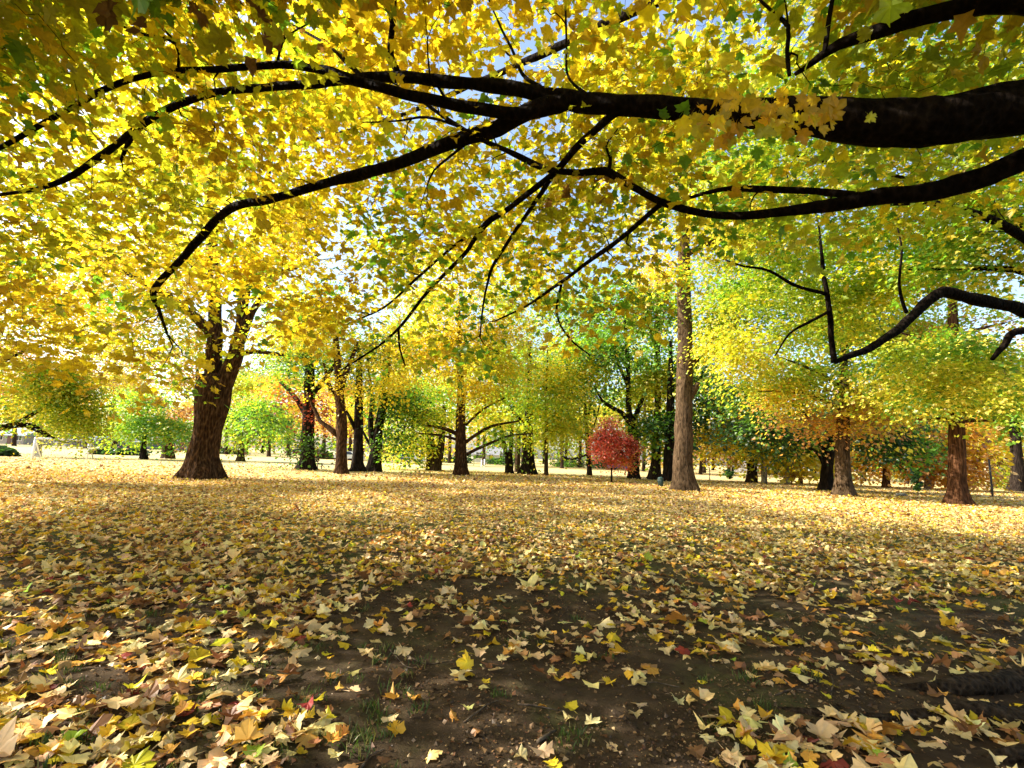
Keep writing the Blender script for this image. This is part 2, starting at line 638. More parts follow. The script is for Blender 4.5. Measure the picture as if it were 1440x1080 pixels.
SUN_EL = math.radians(34)
sun_dir = np.array([-math.cos(SUN_EL) * 0.9992, math.cos(SUN_EL) * 0.04, math.sin(SUN_EL)])   # towards the sun
# clearings cut into the canopy so the sun reaches the lawn (left glade, strip before the right hand trunks)
GLADES = [np.array([on_ground(*q)[:2] for q in pl]) for pl in (
    [(-250, 655), (-250, 800), (0, 764), (130, 722), (222, 697), (262, 676), (300, 664), (260, 652), (100, 645)],
    [(985, 700), (1100, 716), (1250, 735), (1450, 757), (1600, 775), (1600, 716), (1440, 705), (1200, 697), (1000, 689)])]


def in_poly(x, y, pl):
    c = np.zeros(x.shape, bool)
    n = len(pl)
    for i in range(n):
        x0, y0 = pl[i]
        x1, y1 = pl[(i + 1) % n]
        m = ((y0 > y) != (y1 > y)) & (x < (x1 - x0) * (y - y0) / (y1 - y0 + 1e-9) + x0)
        c ^= m
    return c


def sun_keep(p, r, prob=0.94):
    k = p[:, 2] / sun_dir[2]
    x = p[:, 0] - sun_dir[0] * k
    y = p[:, 1] - sun_dir[1] * k
    bad = np.zeros(len(p), bool)
    for pl in GLADES:
        bad |= in_poly(x, y, pl)
    return ~(bad & (r.random(len(p)) < prob))


class Skel:
    def __init__(self):
        self.p = np.zeros((0, 3))
        self.r = np.zeros(0)
        self.t = np.zeros((0, 3))

    def add(self, p, r):
        t = np.gradient(p, axis=0) if len(p) > 1 else np.zeros((1, 3))
        self.p = np.vstack([self.p, p])
        self.r = np.concatenate([self.r, r])
        self.t = np.vstack([self.t, unit(t)])

    def grow(self, buf, targets, r, sides=4, r_end=0.0025, r_per_m=0.008, sag=0.12, draw=1.0, mat=0, node_pref=0.0, maxr=0.05, wig=0.10):
        d0 = np.array([np.min(np.linalg.norm(self.p - t, axis=1)) for t in targets])
        order = np.argsort(d0)
        # work in a growing array
        cap = len(self.p) + len(targets) * 6 + 10
        P = np.zeros((cap, 3))
        RR = np.zeros(cap)
        TT = np.zeros((cap, 3))
        n = len(self.p)
        P[:n], RR[:n], TT[:n] = self.p, self.r, self.t
        for q in order:
            tg = targets[q]
            dv = tg - P[:n]
            dist = np.sqrt((dv * dv).sum(1))
            cosb = (dv * TT[:n]).sum(1) / (dist + 1e-6)
            cost = dist * (1.35 - 0.5 * cosb)
            i = int(np.argmin(cost))
            L = dist[i]
            if L < 0.06:
                continue
            a = P[i]
            ctrl = a + TT[i] * L * 0.35 + (tg - a) * 0.25 + np.array([0, 0, sag * L])
            s = np.linspace(0, 1, 6)[:, None]
            path = (1 - s) ** 2 * a + 2 * s * (1 - s) * ctrl + s ** 2 * tg
            path[1:-1] += r.normal(0, wig * 0.25 * L, (4, 3)) * 0.5
            rs = min(RR[i] * 0.75, r_end + r_per_m * L, maxr)
            rr = np.linspace(rs, r_end, 6)
            if r.random() < draw:
                buf.tube(path, rr, sides, mat, cap=False)
            m = 5
            P[n:n + m] = path[1:]
            RR[n:n + m] = rr[1:]
            TT[n:n + m] = unit(np.gradient(path, axis=0))[1:]
            n += m
        self.p, self.r, self.t = P[:n].copy(), RR[:n].copy(), TT[:n].copy()


def trunk_tube(buf, P, R, base, flare=0.8, fl_h=0.5, lobes=5, r=None, k=28, step=0.14, ridge=0.05, mat=0, wig=0.05, skel=None):
    pts, rad = smooth_path(P, R, step, r, wig)
    n = len(pts)
    ang = np.arange(k) / k * 2 * PI
    ph = r.uniform(0, 6.28, 4)
    h = np.maximum(pts[:, 2] - base, 0)
    fl = flare * np.exp(-h / fl_h)
    lob = 0.45 + 0.55 * np.clip(np.cos(lobes * ang + ph[0] + 0.6 * np.sin(2 * ang + ph[1])), -0.2, 1)
    rr = rad[:, None] * (1 + fl[:, None] * lob[None])
    x = np.cos(ang) * 2.2 + ph[2]
    y = np.sin(ang) * 2.2 + ph[3]
    rdg = vnoise(x[None] + 0.12 * pts[:, 2:3], y[None] + 0.1 * pts[:, 2:3], 3.2, 7) - 0.5
    lump = vnoise(x[None] + pts[:, 2:3] * 0.9, y[None] + pts[:, 2:3] * 0.5, 0.8, 9) - 0.5
    rr = rr * (1 + ridge * 2 * rdg + 0.16 * lump)
    t = unit(np.gradient(pts, axis=0))
    u = unit(np.cross(t, np.array([0.0, 1.0, 0.1])))
    w = np.cross(t, u)
    # near the ground use horizontal rings
    v = pts[:, None] + (u[:, None] * np.cos(ang)[None, :, None] + w[:, None] * np.sin(ang)[None, :, None]) * rr[..., None]
    v[0, :, 2] = base - 0.12
    i = np.arange(n - 1)[:, None] * k
    j = np.arange(k)[None]
    j2 = (j + 1) % k
    q = np.stack([i + j, i + j2, i + k + j2, i + k + j], -1).reshape(-1, 4)
    b0 = buf.n
    buf.add(v.reshape(-1, 3), q, (0.1, 0.08, 0.06), mat, True)
    e = b0 + (n - 1) * k
    jj = np.arange(k)
    buf.add(pts[-1:] + t[-1:] * rad[-1] * 0.3, np.stack([e + jj - buf.n, e + (jj + 1) % k - buf.n, np.zeros(k, int)], -1), (0.1, 0.08, 0.06), mat, True)
    if skel is not None:
        skel.add(pts, rad)
    return pts, rad


def px_path(pts, Y, dY=None):
    """[(px,py,width_px)] at depth Y -> points, radii"""
    P, R = [], []
    for q, (a, b, w) in enumerate(pts):
        yy = Y + (0 if dY is None else dY[q])
        p = at(a, b, yy)
        P.append(p)
        dep = yy * CT + (p[2] - CAMZ) * ST
        R.append(max(0.004, w * 0.5 / F * dep))
    return np.array(P), np.array(R)


def ellipsoid_pts(n, c, rad, r, shell=0.45):
    if n < 1:
        return np.zeros((0, 3))
    m = max(3, n // 8)
    d = unit(r.normal(0, 1, (m, 3)))
    b = d * (r.random(m) ** shell)[:, None]
    p = b[r.integers(0, m, n)] + r.normal(0, 1, (n, 3)) * np.array([0.17, 0.17, 0.05])
    return c + 0.88 * p * rad


def tree(name, label, base_px, stems, blobs, bark, leaf=0.14, lod='lo', per=26, sig=0.45, flare=0.8, lobes=5, ridge=0.05,
         seed=1, group=None, twig=1.0, world_clumps=None, extra_top=None, deep=1.0, fl_h=None, category='tree', k=22, size_px=True):
    """stems: list of [(px,py,w),...] first point of first stem is the base. blobs: (px,py,rx,ry,nclumps,palette[,dY])"""
    r = np.random.default_rng(seed)
    g = on_ground(*base_px)
    Y = g[1]
    Y_old = 1050.0 / max(base_px[1] - 620.0, 7.0)
    if size_px:
        sig = sig * Y / Y_old
        leaf = leaf * (Y / Y_old) * 0.58
        per = int(per * 2.5)
    base = float(gz(g[0], g[1]))
    root = empty(name, (g[0], g[1], base))
    tag(root, label, category, group)
    tb, cb = Buf(), Buf()
    sk = Skel()
    for si, st in enumerate(stems):
        P, R = px_path(st, Y)
        if si == 0:
            P[0] = (g[0], g[1], base - 0.02)
            trunk_tube(tb, P, R, base, flare, fl_h or max(0.25, R[0] * 1.1), lobes, r, k, max(0.15, R[0] * 0.35), ridge, 0, 0.05, sk)
        else:
            P = P + np.cumsum(r.normal(0, 0.12, P.shape) * np.array([0, 1, 0]), 0) * np.linspace(0, 1, len(P))[:, None] * Y / 20
            pts, rad = smooth_path(P, R, max(0.2, Y * 0.012), r, 0.25)
            tb.tube(pts, rad, 10, 0, lump=0.12)
            sk.add(pts, rad)
    allc = []
    for bl in blobs:
        a, b, rx, ry, nc, pal = bl[:6]
        dY = bl[6] if len(bl) > 6 else 0
        yy = Y + dY
        c = at(a, b, yy)
        dep = yy * CT + (c[2] - CAMZ) * ST
        rw = rx / F * dep
        rad = np.array([rw, max(1.0, min(rw * 0.8, 6.0)) * deep, ry / F * dep])
        ct = ellipsoid_pts(nc, c, rad, r)
        # gaps: drop clumps where a coarse noise is low
        keep = vnoise(ct[:, 0] * 0.55 + seed, ct[:, 2] * 0.7 + ct[:, 1] * 0.2, 1.0, seed % 7) > 0.31
        ct = ct[keep]
        if size_px:
            ct = ct[sun_keep(ct, r, 0.3 if base_px[0] < 0 else 0.94 if base_px[0] < 600 else 0.45)]
        if name == 'broad_maple':
            sx, sy, _ = project(ct)
            ds = np.min(np.hypot(sx[:, None] - STEM[None, :, 0], sy[:, None] - STEM[None, :, 1]), axis=1)
            ct = ct[~((ds < 26) & (ct[:, 1] < Y + 1.5))]
        if not len(ct):
            continue
        clump_leaves(cb, ct, per, sig, leaf, pal, lod, r)
        allc.append(ct)
    if world_clumps is not None:
        wc, wpal, wleaf, wper, wsig = world_clumps
        clump_leaves(cb, wc, wper, wsig, wleaf, wpal, 'lo', r)
        allc.append(wc[::2])
    if allc and twig > 0:
        ct = np.vstack(allc)
        sub = ct[r.random(len(ct)) < twig]
        if len(sub):
            sk.grow(cb, sub, r, 4, 0.006, 0.011, 0.05, 1.0, 0, maxr=0.09)
    pv = np.array([g[0], g[1], base])
    tb.build('trunk', bark, root, pv)
    if cb.n:
        cb.build('crown', [bark, M_LEAF], root, pv)
    return root


# ================================================================== THE NEAR MAPLE (trunk just right of the frame)
r0 = np.random.default_rng(21)
TR = np.array([6.3, 2.4, 0.0])
near = empty('maple_tree', TR)
tag(near, 'huge old maple whose black limbs and yellow leaves spread overhead', 'tree')
sk = Skel()
tbuf = Buf()
trunk_tube(tbuf, [TR + (0, 0, -0.05), TR + (0, 0, 1.2), TR + (-0.1, 0.05, 2.6), TR + (-0.1, 0.1, 5.2), TR + (0.2, 0.1, 8.2), TR + (0.1, 0.3, 11)],
           [0.55, 0.5, 0.47, 0.36, 0.2, 0.06], 0.0, 0.9, 0.5, 6, r0, 30, 0.15, 0.05, 0, 0.05, sk)
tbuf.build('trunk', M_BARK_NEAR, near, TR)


def limb(spec, pre=None, post=None, wig=0.22, k=12, lump=0.16, name='limb', parent=None, skl=None, org=None):
    P, R = [], []
    for (a, b, w, Y) in spec:
        p = at(a, b, Y)
        P.append(p)
        dep = Y * CT + (p[2] - CAMZ) * ST
        R.append(max(0.004, w * 0.5 / F * dep))
    if pre is not None:
        for p, rr in pre[::-1]:
            P.insert(0, np.array(p))
            R.insert(0, rr)
    pts, rad = smooth_path(P, R, 0.09, r0, wig)
    b = Buf()
    b.tube(pts, rad, k, 0, lump=lump)
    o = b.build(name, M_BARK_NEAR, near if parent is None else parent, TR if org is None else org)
    (sk if skl is None else skl).add(pts, rad)
    return o


limb([(1440, 158, 70, 3.3), (1340, 170, 64, 3.4), (1240, 174, 58, 3.5), (1140, 166, 47, 3.65), (1050, 160, 38, 3.8), (960, 155, 31, 3.95), (880, 149, 28, 4.1), (800, 140, 25, 4.25), (740, 127, 19, 4.4), (640, 116, 16, 4.6), (560, 107, 15, 4.75), (500, 111, 14, 4.9), (440, 118, 12, 5.0), (380, 123, 11, 5.15), (315, 129, 10, 5.3), (262, 142, 10, 5.45), (215, 165, 10, 5.6), (160, 205, 9, 5.75), (100, 247, 8, 5.9), (50, 266, 6, 6.0), (-20, 276, 4, 6.2)],
     pre=[(TR + (-0.3, 0.1, 3.9), 0.26), (TR + (-1.4, 0.5, 4.15), 0.21)], k=16)
limb([(735, 160, 17, 4.35), (680, 153, 16, 4.4), (580, 136, 15, 4.5), (510, 117, 14, 4.6), (450, 98, 12, 4.7), (400, 92, 11, 4.8), (310, 97, 9, 4.9), (230, 101, 8, 5.0), (160, 120, 8, 5.1), (105, 148, 8, 5.2), (60, 174, 7, 5.3), (0, 208, 6, 5.4), (-60, 225, 4, 5.5)],
     pre=[(at(800, 143, 4.25), 0.05)])
limb([(800, 141, 24, 4.25), (755, 152, 22, 4.35), (700, 178, 21, 4.55), (650, 196, 19, 4.75), (600, 214, 18, 4.95), (540, 236, 16, 5.2), (500, 247, 15, 5.4), (460, 258, 13, 5.6), (400, 275, 12, 5.9), (345, 287, 12, 6.2), (318, 298, 11, 6.4), (280, 335, 11, 6.7), (245, 375, 9, 7.0), (215, 410, 8, 7.2), (222, 432, 5, 7.3), (235, 470, 3, 7.4)])
limb([(1440, 228, 31, 3.6), (1380, 252, 29, 3.7), (1300, 270, 26, 3.85), (1240, 277, 22, 4.0), (1180, 286, 18, 4.15), (1100, 298, 13, 4.35), (1040, 303, 11, 4.5), (990, 299, 11, 4.65), (930, 284, 10, 4.8), (890, 262, 10, 4.9), (850, 240, 11, 5.0), (820, 242, 10, 5.05), (780, 240, 9, 5.15), (740, 225, 8, 5.25), (690, 202, 7, 5.35), (645, 178, 6, 5.45), (605, 150, 5, 5.6), (560, 120, 3, 5.8)],
     pre=[(TR + (-0.3, 0.3, 4.3), 0.15), (TR + (-1.5, 0.9, 4.15), 0.10)])
limb([(1225, 278, 13, 4.0), (1150, 269, 10, 4.3), (1070, 266, 9, 4.6), (1020, 266, 7, 4.9), (960, 280, 4, 5.2)])
limb([(855, 242, 6, 5.0), (858, 222, 5, 5.0), (852, 205, 3, 5.0), (870, 180, 2, 5.1)], k=7)
limb([(932, 285, 8, 4.8), (890, 320, 7, 5.3), (860, 345, 7, 5.8), (830, 366, 6, 6.2), (790, 396, 5, 6.7), (740, 430, 3, 7.2), (695, 452, 2, 7.5)], k=8)
limb([(790, 395, 4, 6.7), (783, 440, 3, 7.0), (800, 475, 3, 7.2), (830, 500, 2, 7.3)], k=7)
limb([(868, 158, 12, 4.1), (838, 180, 10, 4.5), (810, 208, 10, 4.8), (780, 242, 9, 5.2), (750, 266, 9, 5.5), (720, 290, 8, 5.8), (682, 317, 8, 6.1), (650, 360, 6, 6.6), (600, 412, 5, 7.1), (560, 462, 4, 7.5), (530, 488, 3, 7.7), (480, 520, 2, 7.9)], k=9)
limb([(780, 244, 7, 5.2), (748, 290, 6, 5.7), (725, 325, 5, 6.1), (700, 362, 5, 6.5), (688, 388, 4, 6.8), (680, 425, 3, 7.1), (675, 475, 2, 7.4)], k=8)
limb([(690, 312, 5, 6.0), (640, 345, 4, 6.5), (590, 388, 4, 7.0), (540, 432, 3, 7.4), (490, 455, 2, 7.7)], k=7)
limb([(560, 462, 4, 7.5), (562, 490, 3, 7.6), (570, 515, 2, 7.7)], k=6)
limb([(1440, 2, 34, 2.9), (1370, 6, 28, 3.0), (1300, 20, 22, 3.15), (1230, 44, 18, 3.3), (1180, 62, 13, 3.45), (1140, 90, 8, 3.6), (1118, 104, 5, 3.7)],
     pre=[(TR + (-0.3, 0.1, 4.6), 0.15), (TR + (-1.8, 0.4, 4.5), 0.10)])
limb([(1160, 72, 7, 3.5), (1164, 35, 7, 3.5), (1170, 0, 6, 3.5), (1180, -60, 5, 3.4), (1200, -140, 3, 3.3)], k=8)
limb([(1110, 106, 5, 3.7), (1107, 70, 6, 3.8), (1108, 38, 6, 3.8), (1090, 20, 5, 3.9), (1060, -10, 4, 4.0), (1020, -70, 3, 4.0)], k=8)
limb([(562, 107, 10, 4.75), (550, 78, 9, 4.7), (552, 40, 8, 4.6), (555, 0, 7, 4.5), (548, -70, 6, 4.4), (520, -170, 4, 4.2)], k=8)
limb([(520, 118, 7, 4.9), (485, 85, 6, 5.1), (455, 60, 4, 5.3), (400, 30, 3, 5.6), (340, 10, 2, 5.8)], k=7)
limb([(200, 175, 5, 5.6), (178, 205, 6, 5.5), (170, 225, 4, 5.5)], k=6)
limb([(250, 110, 4, 5.0), (247, 62, 4, 4.8), (190, 45, 4, 4.7), (130, 15, 3, 4.6), (95, 5, 2, 4.5)], k=6)
limb([(250, 62, 4, 4.8), (215, 25, 3, 4.7), (190, -10, 3, 4.6), (150, -80, 2, 4.4)], k=6)
limb([(390, 90, 5, 4.8), (400, 55, 3, 4.7), (440, 30, 2, 4.6), (450, 25, 2, 4.6)], k=6)
limb([(760, 122, 6, 4.4), (735, 105, 5, 4.6), (720, 70, 4, 4.8), (700, 30, 3, 5.0), (680, -20, 2, 5.2)], k=7)
limb([(840, 142, 5, 4.2), (800, 110, 4, 4.6), (797, 60, 3, 4.8), (795, 0, 3, 4.9)], k=6)
limb([(665, 195, 6, 4.7), (640, 215, 4, 4.8), (610, 240, 3, 4.9), (600, 262, 2, 5.0)], k=6)
limb([(650, 180, 4, 5.4), (600, 165, 4, 5.5), (560, 170, 3, 5.6), (510, 172, 2, 5.7)], k=6)
# limbs that climb out of the frame and over the photographer
for pts in ([(5.9, 2.6, 5.2), (3.5, 1.2, 6.6), (0.5, 0.0, 7.4), (-3, -0.5, 7.6), (-6.5, 0.0, 7.0)],
            [(6.2, 2.6, 5.8), (4.6, 4.6, 7.4), (2.4, 6.6, 8.6), (0.2, 8.4, 9.0), (-3, 10.8, 9.4), (-7, 12.2, 9.2)],
            [(6.2, 2.3, 4.8), (4.5, -0.6, 5.6), (2.0, -3.2, 6.2), (-1.0, -5.0, 6.2)],
            [(6.1, 2.6, 6.6), (3.5, 3.6, 8.2), (0.0, 4.4, 9.2), (-3.8, 5.0, 9.3), (-7, 5.5, 8.2)],
            [(6.3, 2.6, 4.5), (8.4, 4.2, 5.6), (10.5, 6.0, 6.0)]):
    pp, rr = smooth_path(np.array(pts), np.linspace(0.14, 0.02, len(pts)), 0.15, r0, 0.3)
    b = Buf()
    b.tube(pp, rr, 9, 0, lump=0.15)
    b.build('limb', M_BARK_NEAR, near, TR)
    sk.add(pp, rr)


def root_part(pts, rad, squash=0.55):
    pts = np.array([(x, y, gz(x, y) + dz) for x, y, dz in pts])
    pp, rr = smooth_path(pts, rad, 0.05, r0, 0.18)
    b = Buf()
    b.tube(pp, rr, 14, 0, lump=0.22)
    b.build('root', M_ROOT, near, TR)


M_ROOT = bark_material('worn_root', (0.05, 0.036, 0.025), (0.11, 0.083, 0.06), 22, 0.9, 1.0)


def gp(px, py, dz):
    g = on_ground(px, py)
    return (g[0], g[1], dz)


root_part([(6.0, 2.5, 0.25), (5.0, 2.9, 0.06), gp(1540, 965, 0.02), gp(1440, 962, 0.03), gp(1360, 972, 0.03), gp(1290, 970, -0.01), gp(1230, 960, -0.05)], [0.22, 0.13, 0.10, 0.085, 0.07, 0.045, 0.03])
root_part([gp(1420, 968, 0.0), gp(1390, 945, 0.0), gp(1350, 925, -0.02), gp(1300, 915, -0.05)], [0.06, 0.05, 0.04, 0.025])
root_part([(5.9, 2.3, 0.22), (4.6, 2.15, 0.05), gp(1560, 1020, 0.02), gp(1440, 1020, 0.02), gp(1370, 1013, 0.02), gp(1300, 1010, -0.02), gp(1220, 1018, 0.0), gp(1130, 1008, -0.01), gp(1060, 990, -0.03)], [0.2, 0.12, 0.09, 0.075, 0.075, 0.05, 0.038, 0.033, 0.02])
root_part([gp(1180, 1014, 0.0), gp(1174, 1002, 0.0), gp(1186, 992, -0.02)], [0.03, 0.022, 0.014])
root_part([(5.9, 2.1, 0.2), (4.4, 1.7, 0.05), gp(1600, 1075, 0.02), gp(1440, 1072, 0.02), gp(1380, 1066, -0.03)], [0.18, 0.11, 0.08, 0.05, 0.03])
root_part([gp(900, 1030, -0.01), gp(870, 1005, 0.0), gp(852, 990, -0.02)], [0.02, 0.022, 0.012])

LIMB_P = sk.p[np.abs(sk.p[:, 1]) > 2.9].copy()
lq = project(LIMB_P)
lm = (lq[0] > -100) & (lq[0] < 1540) & (lq[1] > -60) & (lq[1] < 560) & (lq[2] > 2)
LIMB_P, LPX, LPY, LDP = LIMB_P[lm], lq[0][lm], lq[1][lm], lq[2][lm]
STEM = np.array([(290, 250), (296, 300), (297, 350), (298, 400), (299, 440), (298, 480), (300, 520), (366, 290), (356, 340), (346, 390), (338, 430), (328, 480), (318, 510), (305, 545)], float)

# --- sprays of the near canopy, in real depth
edge_x = np.array([-400, 0, 100, 200, 290, 350, 420, 500, 560, 640, 700, 760, 820, 870, 920, 980, 1060, 1200, 1440, 1800])
edge_y = np.array([470, 500, 545, 565, 530, 470, 470, 500, 520, 500, 470, 460, 505, 450, 390, 350, 320, 300, 280, 280])
cen = []
cw = []
tries = 0
while len(cen) < 3700:
    px = r0.uniform(-500, 1650)
    py = r0.uniform(-420, 570)
    be = np.interp(px, edge_x, edge_y)
    be += (vnoise(px, 3.0, 0.02, 2) - 0.5) * 80
    if py > be:
        continue
    dens = 1.0
    # thinner where the photo opens up
    if px > 950:
        dens = 0.5
    if 280 < px < 520 and 150 < py < 260:
        dens *= 0.6
    if 560 < px < 900 and py < 110:
        dens *= 0.8
    if 690 < px < 880 and 180 < py < 330:
        dens *= 0.7
    if 380 < px < 620 and py > 330:
        dens *= 0.65
    if px < 350 and py < 150:
        dens *= 1.15
    nz = vnoise(px, py, 0.012, 5)
    dens *= 0.35 + 1.25 * sstep(0.25, 0.6, nz)
    if r0.random() > dens:
        continue
    Y0 = np.interp(py, [-420, -200, 0, 150, 300, 450, 570], [1.9, 2.9, 4.3, 5.3, 6.4, 7.4, 7.9])
    if px > 500 and py < 120:
        Y0 += 1.5 * sstep(500, 700, px) * (1 - sstep(1000, 1200, px))
    Y = Y0 * np.exp(r0.normal(0, 0.17)) + 0.15
    p = at(px, py, max(Y, 1.3))
    if p[2] > 11 or np.linalg.norm(p - np.array([0, 0, CAMZ])) < 3.2:
        continue
    pd = p[1] * CT + (p[2] - CAMZ) * ST
    q2 = np.hypot(LPX - px, LPY - py)
    rad_px = 0.30 * F / pd
    if ((q2 < rad_px * 0.9) & (LDP > pd - 0.1)).any() and r0.random() < 0.82:
        continue
    if np.hypot(STEM[:, 0] - px, STEM[:, 1] - py).min() < 32 and r0.random() < 0.88:
        continue
    cen.append(p)
    cw.append((px, py))
cen = np.array(cen)
# canopy above, behind and beyond the frame
n2 = 1900
xx = r0.uniform(-13, 9, n2)
yy = r0.uniform(-7, 9.5, n2)
zz = 5.2 + 3.6 * r0.random(n2) - 0.012 * (xx ** 2 + (yy - 1) ** 2)
upc = np.stack([xx, yy, np.maximum(zz, 3.6)], 1)
px_, py_, dp_ = project(upc)
vis = (dp_ > 0.3) & (px_ > -50) & (px_ < 1490) & (py_ > 40) & (py_ < 800)
upc = upc[~vis]
hc = np.stack([r0.uniform(-10, 4, 260), r0.uniform(8.5, 13.0, 260), r0.uniform(6.5, 10.0, 260)], 1)  # extra high boughs, added to shade the lawn ahead
hc = hc[vnoise(hc[:, 0] * 0.6, hc[:, 1] * 0.6, 1.0, 2) > 0.3]
upc = np.vstack([upc, hc])
upc = upc[sun_keep(upc, r0)]
cen = cen[sun_keep(cen, r0, 0.85)]

cbuf = Buf()
allc = np.vstack([cen, upc])
sk.grow(cbuf, allc, r0, 5, 0.003, 0.018, 0.10, 1.0, 0, maxr=0.03, wig=0.3)
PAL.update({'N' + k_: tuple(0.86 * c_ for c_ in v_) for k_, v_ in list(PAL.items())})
pal_near = {'YD': 20, 'Y': 48, 'YL': 8, 'YG': 18, 'LG': 4, 'G': 1, 'BR': 0.4}
pal_left = {'YD': 26, 'Y': 42, 'YG': 23, 'LG': 4, 'G': 2, 'BR': 0.6}
pal_green = {'YG': 25, 'LG': 25, 'G': 25, 'Y': 12}
pp_, qq_, dd_ = project(cen)
gre = (vnoise(cen[:, 0] * 0.9, cen[:, 2] * 1.1 + cen[:, 1] * 0.6, 1.0, 6) > 0.70) | ((pp_ < 160) & (qq_ < 90) & (pp_ > -200))
lft = (pp_ < 420) & ~gre
rst = ~gre & ~lft & (pp_ < 980)
rgh = ~gre & (pp_ >= 980)
nd_ = lambda p_: {'N' + k_: v_ for k_, v_ in p_.items()}
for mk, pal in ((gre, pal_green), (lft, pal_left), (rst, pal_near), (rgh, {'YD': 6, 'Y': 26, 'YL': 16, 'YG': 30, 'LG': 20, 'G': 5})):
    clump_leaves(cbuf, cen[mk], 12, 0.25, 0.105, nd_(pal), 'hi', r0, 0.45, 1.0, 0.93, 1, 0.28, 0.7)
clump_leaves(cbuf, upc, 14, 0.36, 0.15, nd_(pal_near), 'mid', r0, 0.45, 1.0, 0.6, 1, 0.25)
# a leafy twig hanging in front of the thick limb
fr = []
for px, py, Y in [(1060, 150, 3.3), (1090, 160, 3.25), (1010, 165, 3.3), (1130, 158, 3.2), (1150, 170, 3.15), (1030, 135, 3.4), (985, 160, 3.45), (1170, 158, 3.1), (1100, 140, 3.3), (1000, 185, 3.4), (1040, 180, 3.3)]:
    fr.append(at(px, py, Y))
fr = np.repeat(np.array(fr), 6, 0)
nf_ = len(fr)
fr = fr + r0.normal(0, 1, (nf_, 3)) * np.array([0.10, 0.05, 0.07])
v, f, c = leaf_mesh(fr, np.stack([r0.normal(0, 0.4, nf_), -np.ones(nf_), r0.normal(-0.25, 0.35, nf_)], 1), np.stack([r0.normal(0, 0.55, nf_), r0.normal(0, 0.1, nf_), -np.ones(nf_)], 1),
                    0.105 * np.exp(r0.normal(0, 0.2, nf_)), pick_cols(nf_, {'Y': 30, 'YD': 30, 'YG': 6}, r0), 'hi', 0.2, r0)
cbuf.add(v, f, c, 1, False)
cbuf.build('crown', [M_BARK_NEAR, M_LEAF], near, TR)

# ================================================================== maple just beyond the right edge (its limb reaches in)
r0b = np.random.default_rng(33)
T2 = np.array([11.8, 9.2, float(gz(11.8, 9.2))])
side = empty('maple_tree', T2)
tag(side, 'yellow green maple whose bent dark limb reaches in from the right edge', 'tree')
sk2 = Skel()
tb = Buf()
trunk_tube(tb, [T2 + (0, 0, -0.05), T2 + (0, 0, 1.5), T2 + (-0.1, 0, 3.4), T2 + (0.1, 0.1, 6.5), T2 + (0.0, 0.2, 11)], [0.42, 0.38, 0.33, 0.24, 0.05], T2[2], 0.8, 0.45, 5, r0b, 26, 0.15, 0.05, 0, 0.05, sk2)
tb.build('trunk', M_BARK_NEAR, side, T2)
kw = dict(parent=side, skl=sk2, org=T2)
limb([(1440, 437, 17, 8.5), (1390, 426, 16, 8.4), (1345, 414, 16, 8.3), (1320, 413, 15, 8.25), (1290, 438, 13, 8.2), (1262, 464, 12, 8.1), (1230, 485, 11, 8.0), (1200, 498, 9, 7.95), (1174, 509, 7, 7.9)], pre=[(T2 + (-0.2, 0, 3.7), 0.15)], **kw)
limb([(1173, 510, 8, 7.9), (1169, 470, 8, 7.85), (1164, 420, 7, 7.8), (1157, 380, 6, 7.75), (1154, 345, 4, 7.7), (1150, 310, 2, 7.7)], k=8, **kw)
limb([(1162, 414, 5, 7.8), (1120, 402, 5, 7.7), (1082, 381, 4, 7.6), (1045, 374, 3, 7.5), (1020, 365, 2, 7.5)], k=7, **kw)
limb([(1166, 438, 4, 7.8), (1138, 453, 4, 7.8), (1110, 470, 3, 7.8), (1090, 500, 2, 7.8)], k=6, **kw)
limb([(1275, 440, 5, 8.2), (1265, 402, 4, 8.1), (1268, 350, 3, 8.0), (1262, 320, 2, 8.0)], k=6, **kw)
limb([(1440, 465, 10, 8.6), (1412, 486, 8, 8.6), (1395, 505, 5, 8.6)], pre=[(T2 + (-0.3, 0, 4.2), 0.08)], k=8, **kw)
for pts in ([(11.7, 9.2, 5.0), (9.0, 9.6, 7.2), (6.0, 10.2, 8.4)], [(11.8, 9.3, 6.0), (10.0, 11.5, 8.5), (8.5, 13, 9.5)], [(11.8, 9.2, 4.0), (9.4, 8.2, 5.2), (7.2, 7.6, 5.8), (5.2, 7.6, 5.8)], [(11.9, 9.2, 5.5), (14, 9, 8), (15.5, 8.5, 9)], [(11.8, 9.2, 4.4), (10.4, 9.6, 5.6), (8.6, 10.4, 5.9)]):
    p_, q_ = smooth_path(np.array(pts), np.linspace(0.13, 0.02, len(pts)), 0.2, r0b, 0.3)
    b = Buf()
    b.tube(p_, q_, 9, 0, lump=0.15)
    b.build('limb', M_BARK_NEAR, side, T2)
    sk2.add(p_, q_)
cb2 = Buf()
ctr2 = []
pal_side = {'G': 20, 'LG': 36, 'YG': 24, 'YL': 16, 'Y': 6}
pal_side2 = {'G': 16, 'LG': 32, 'YG': 28, 'YL': 20}
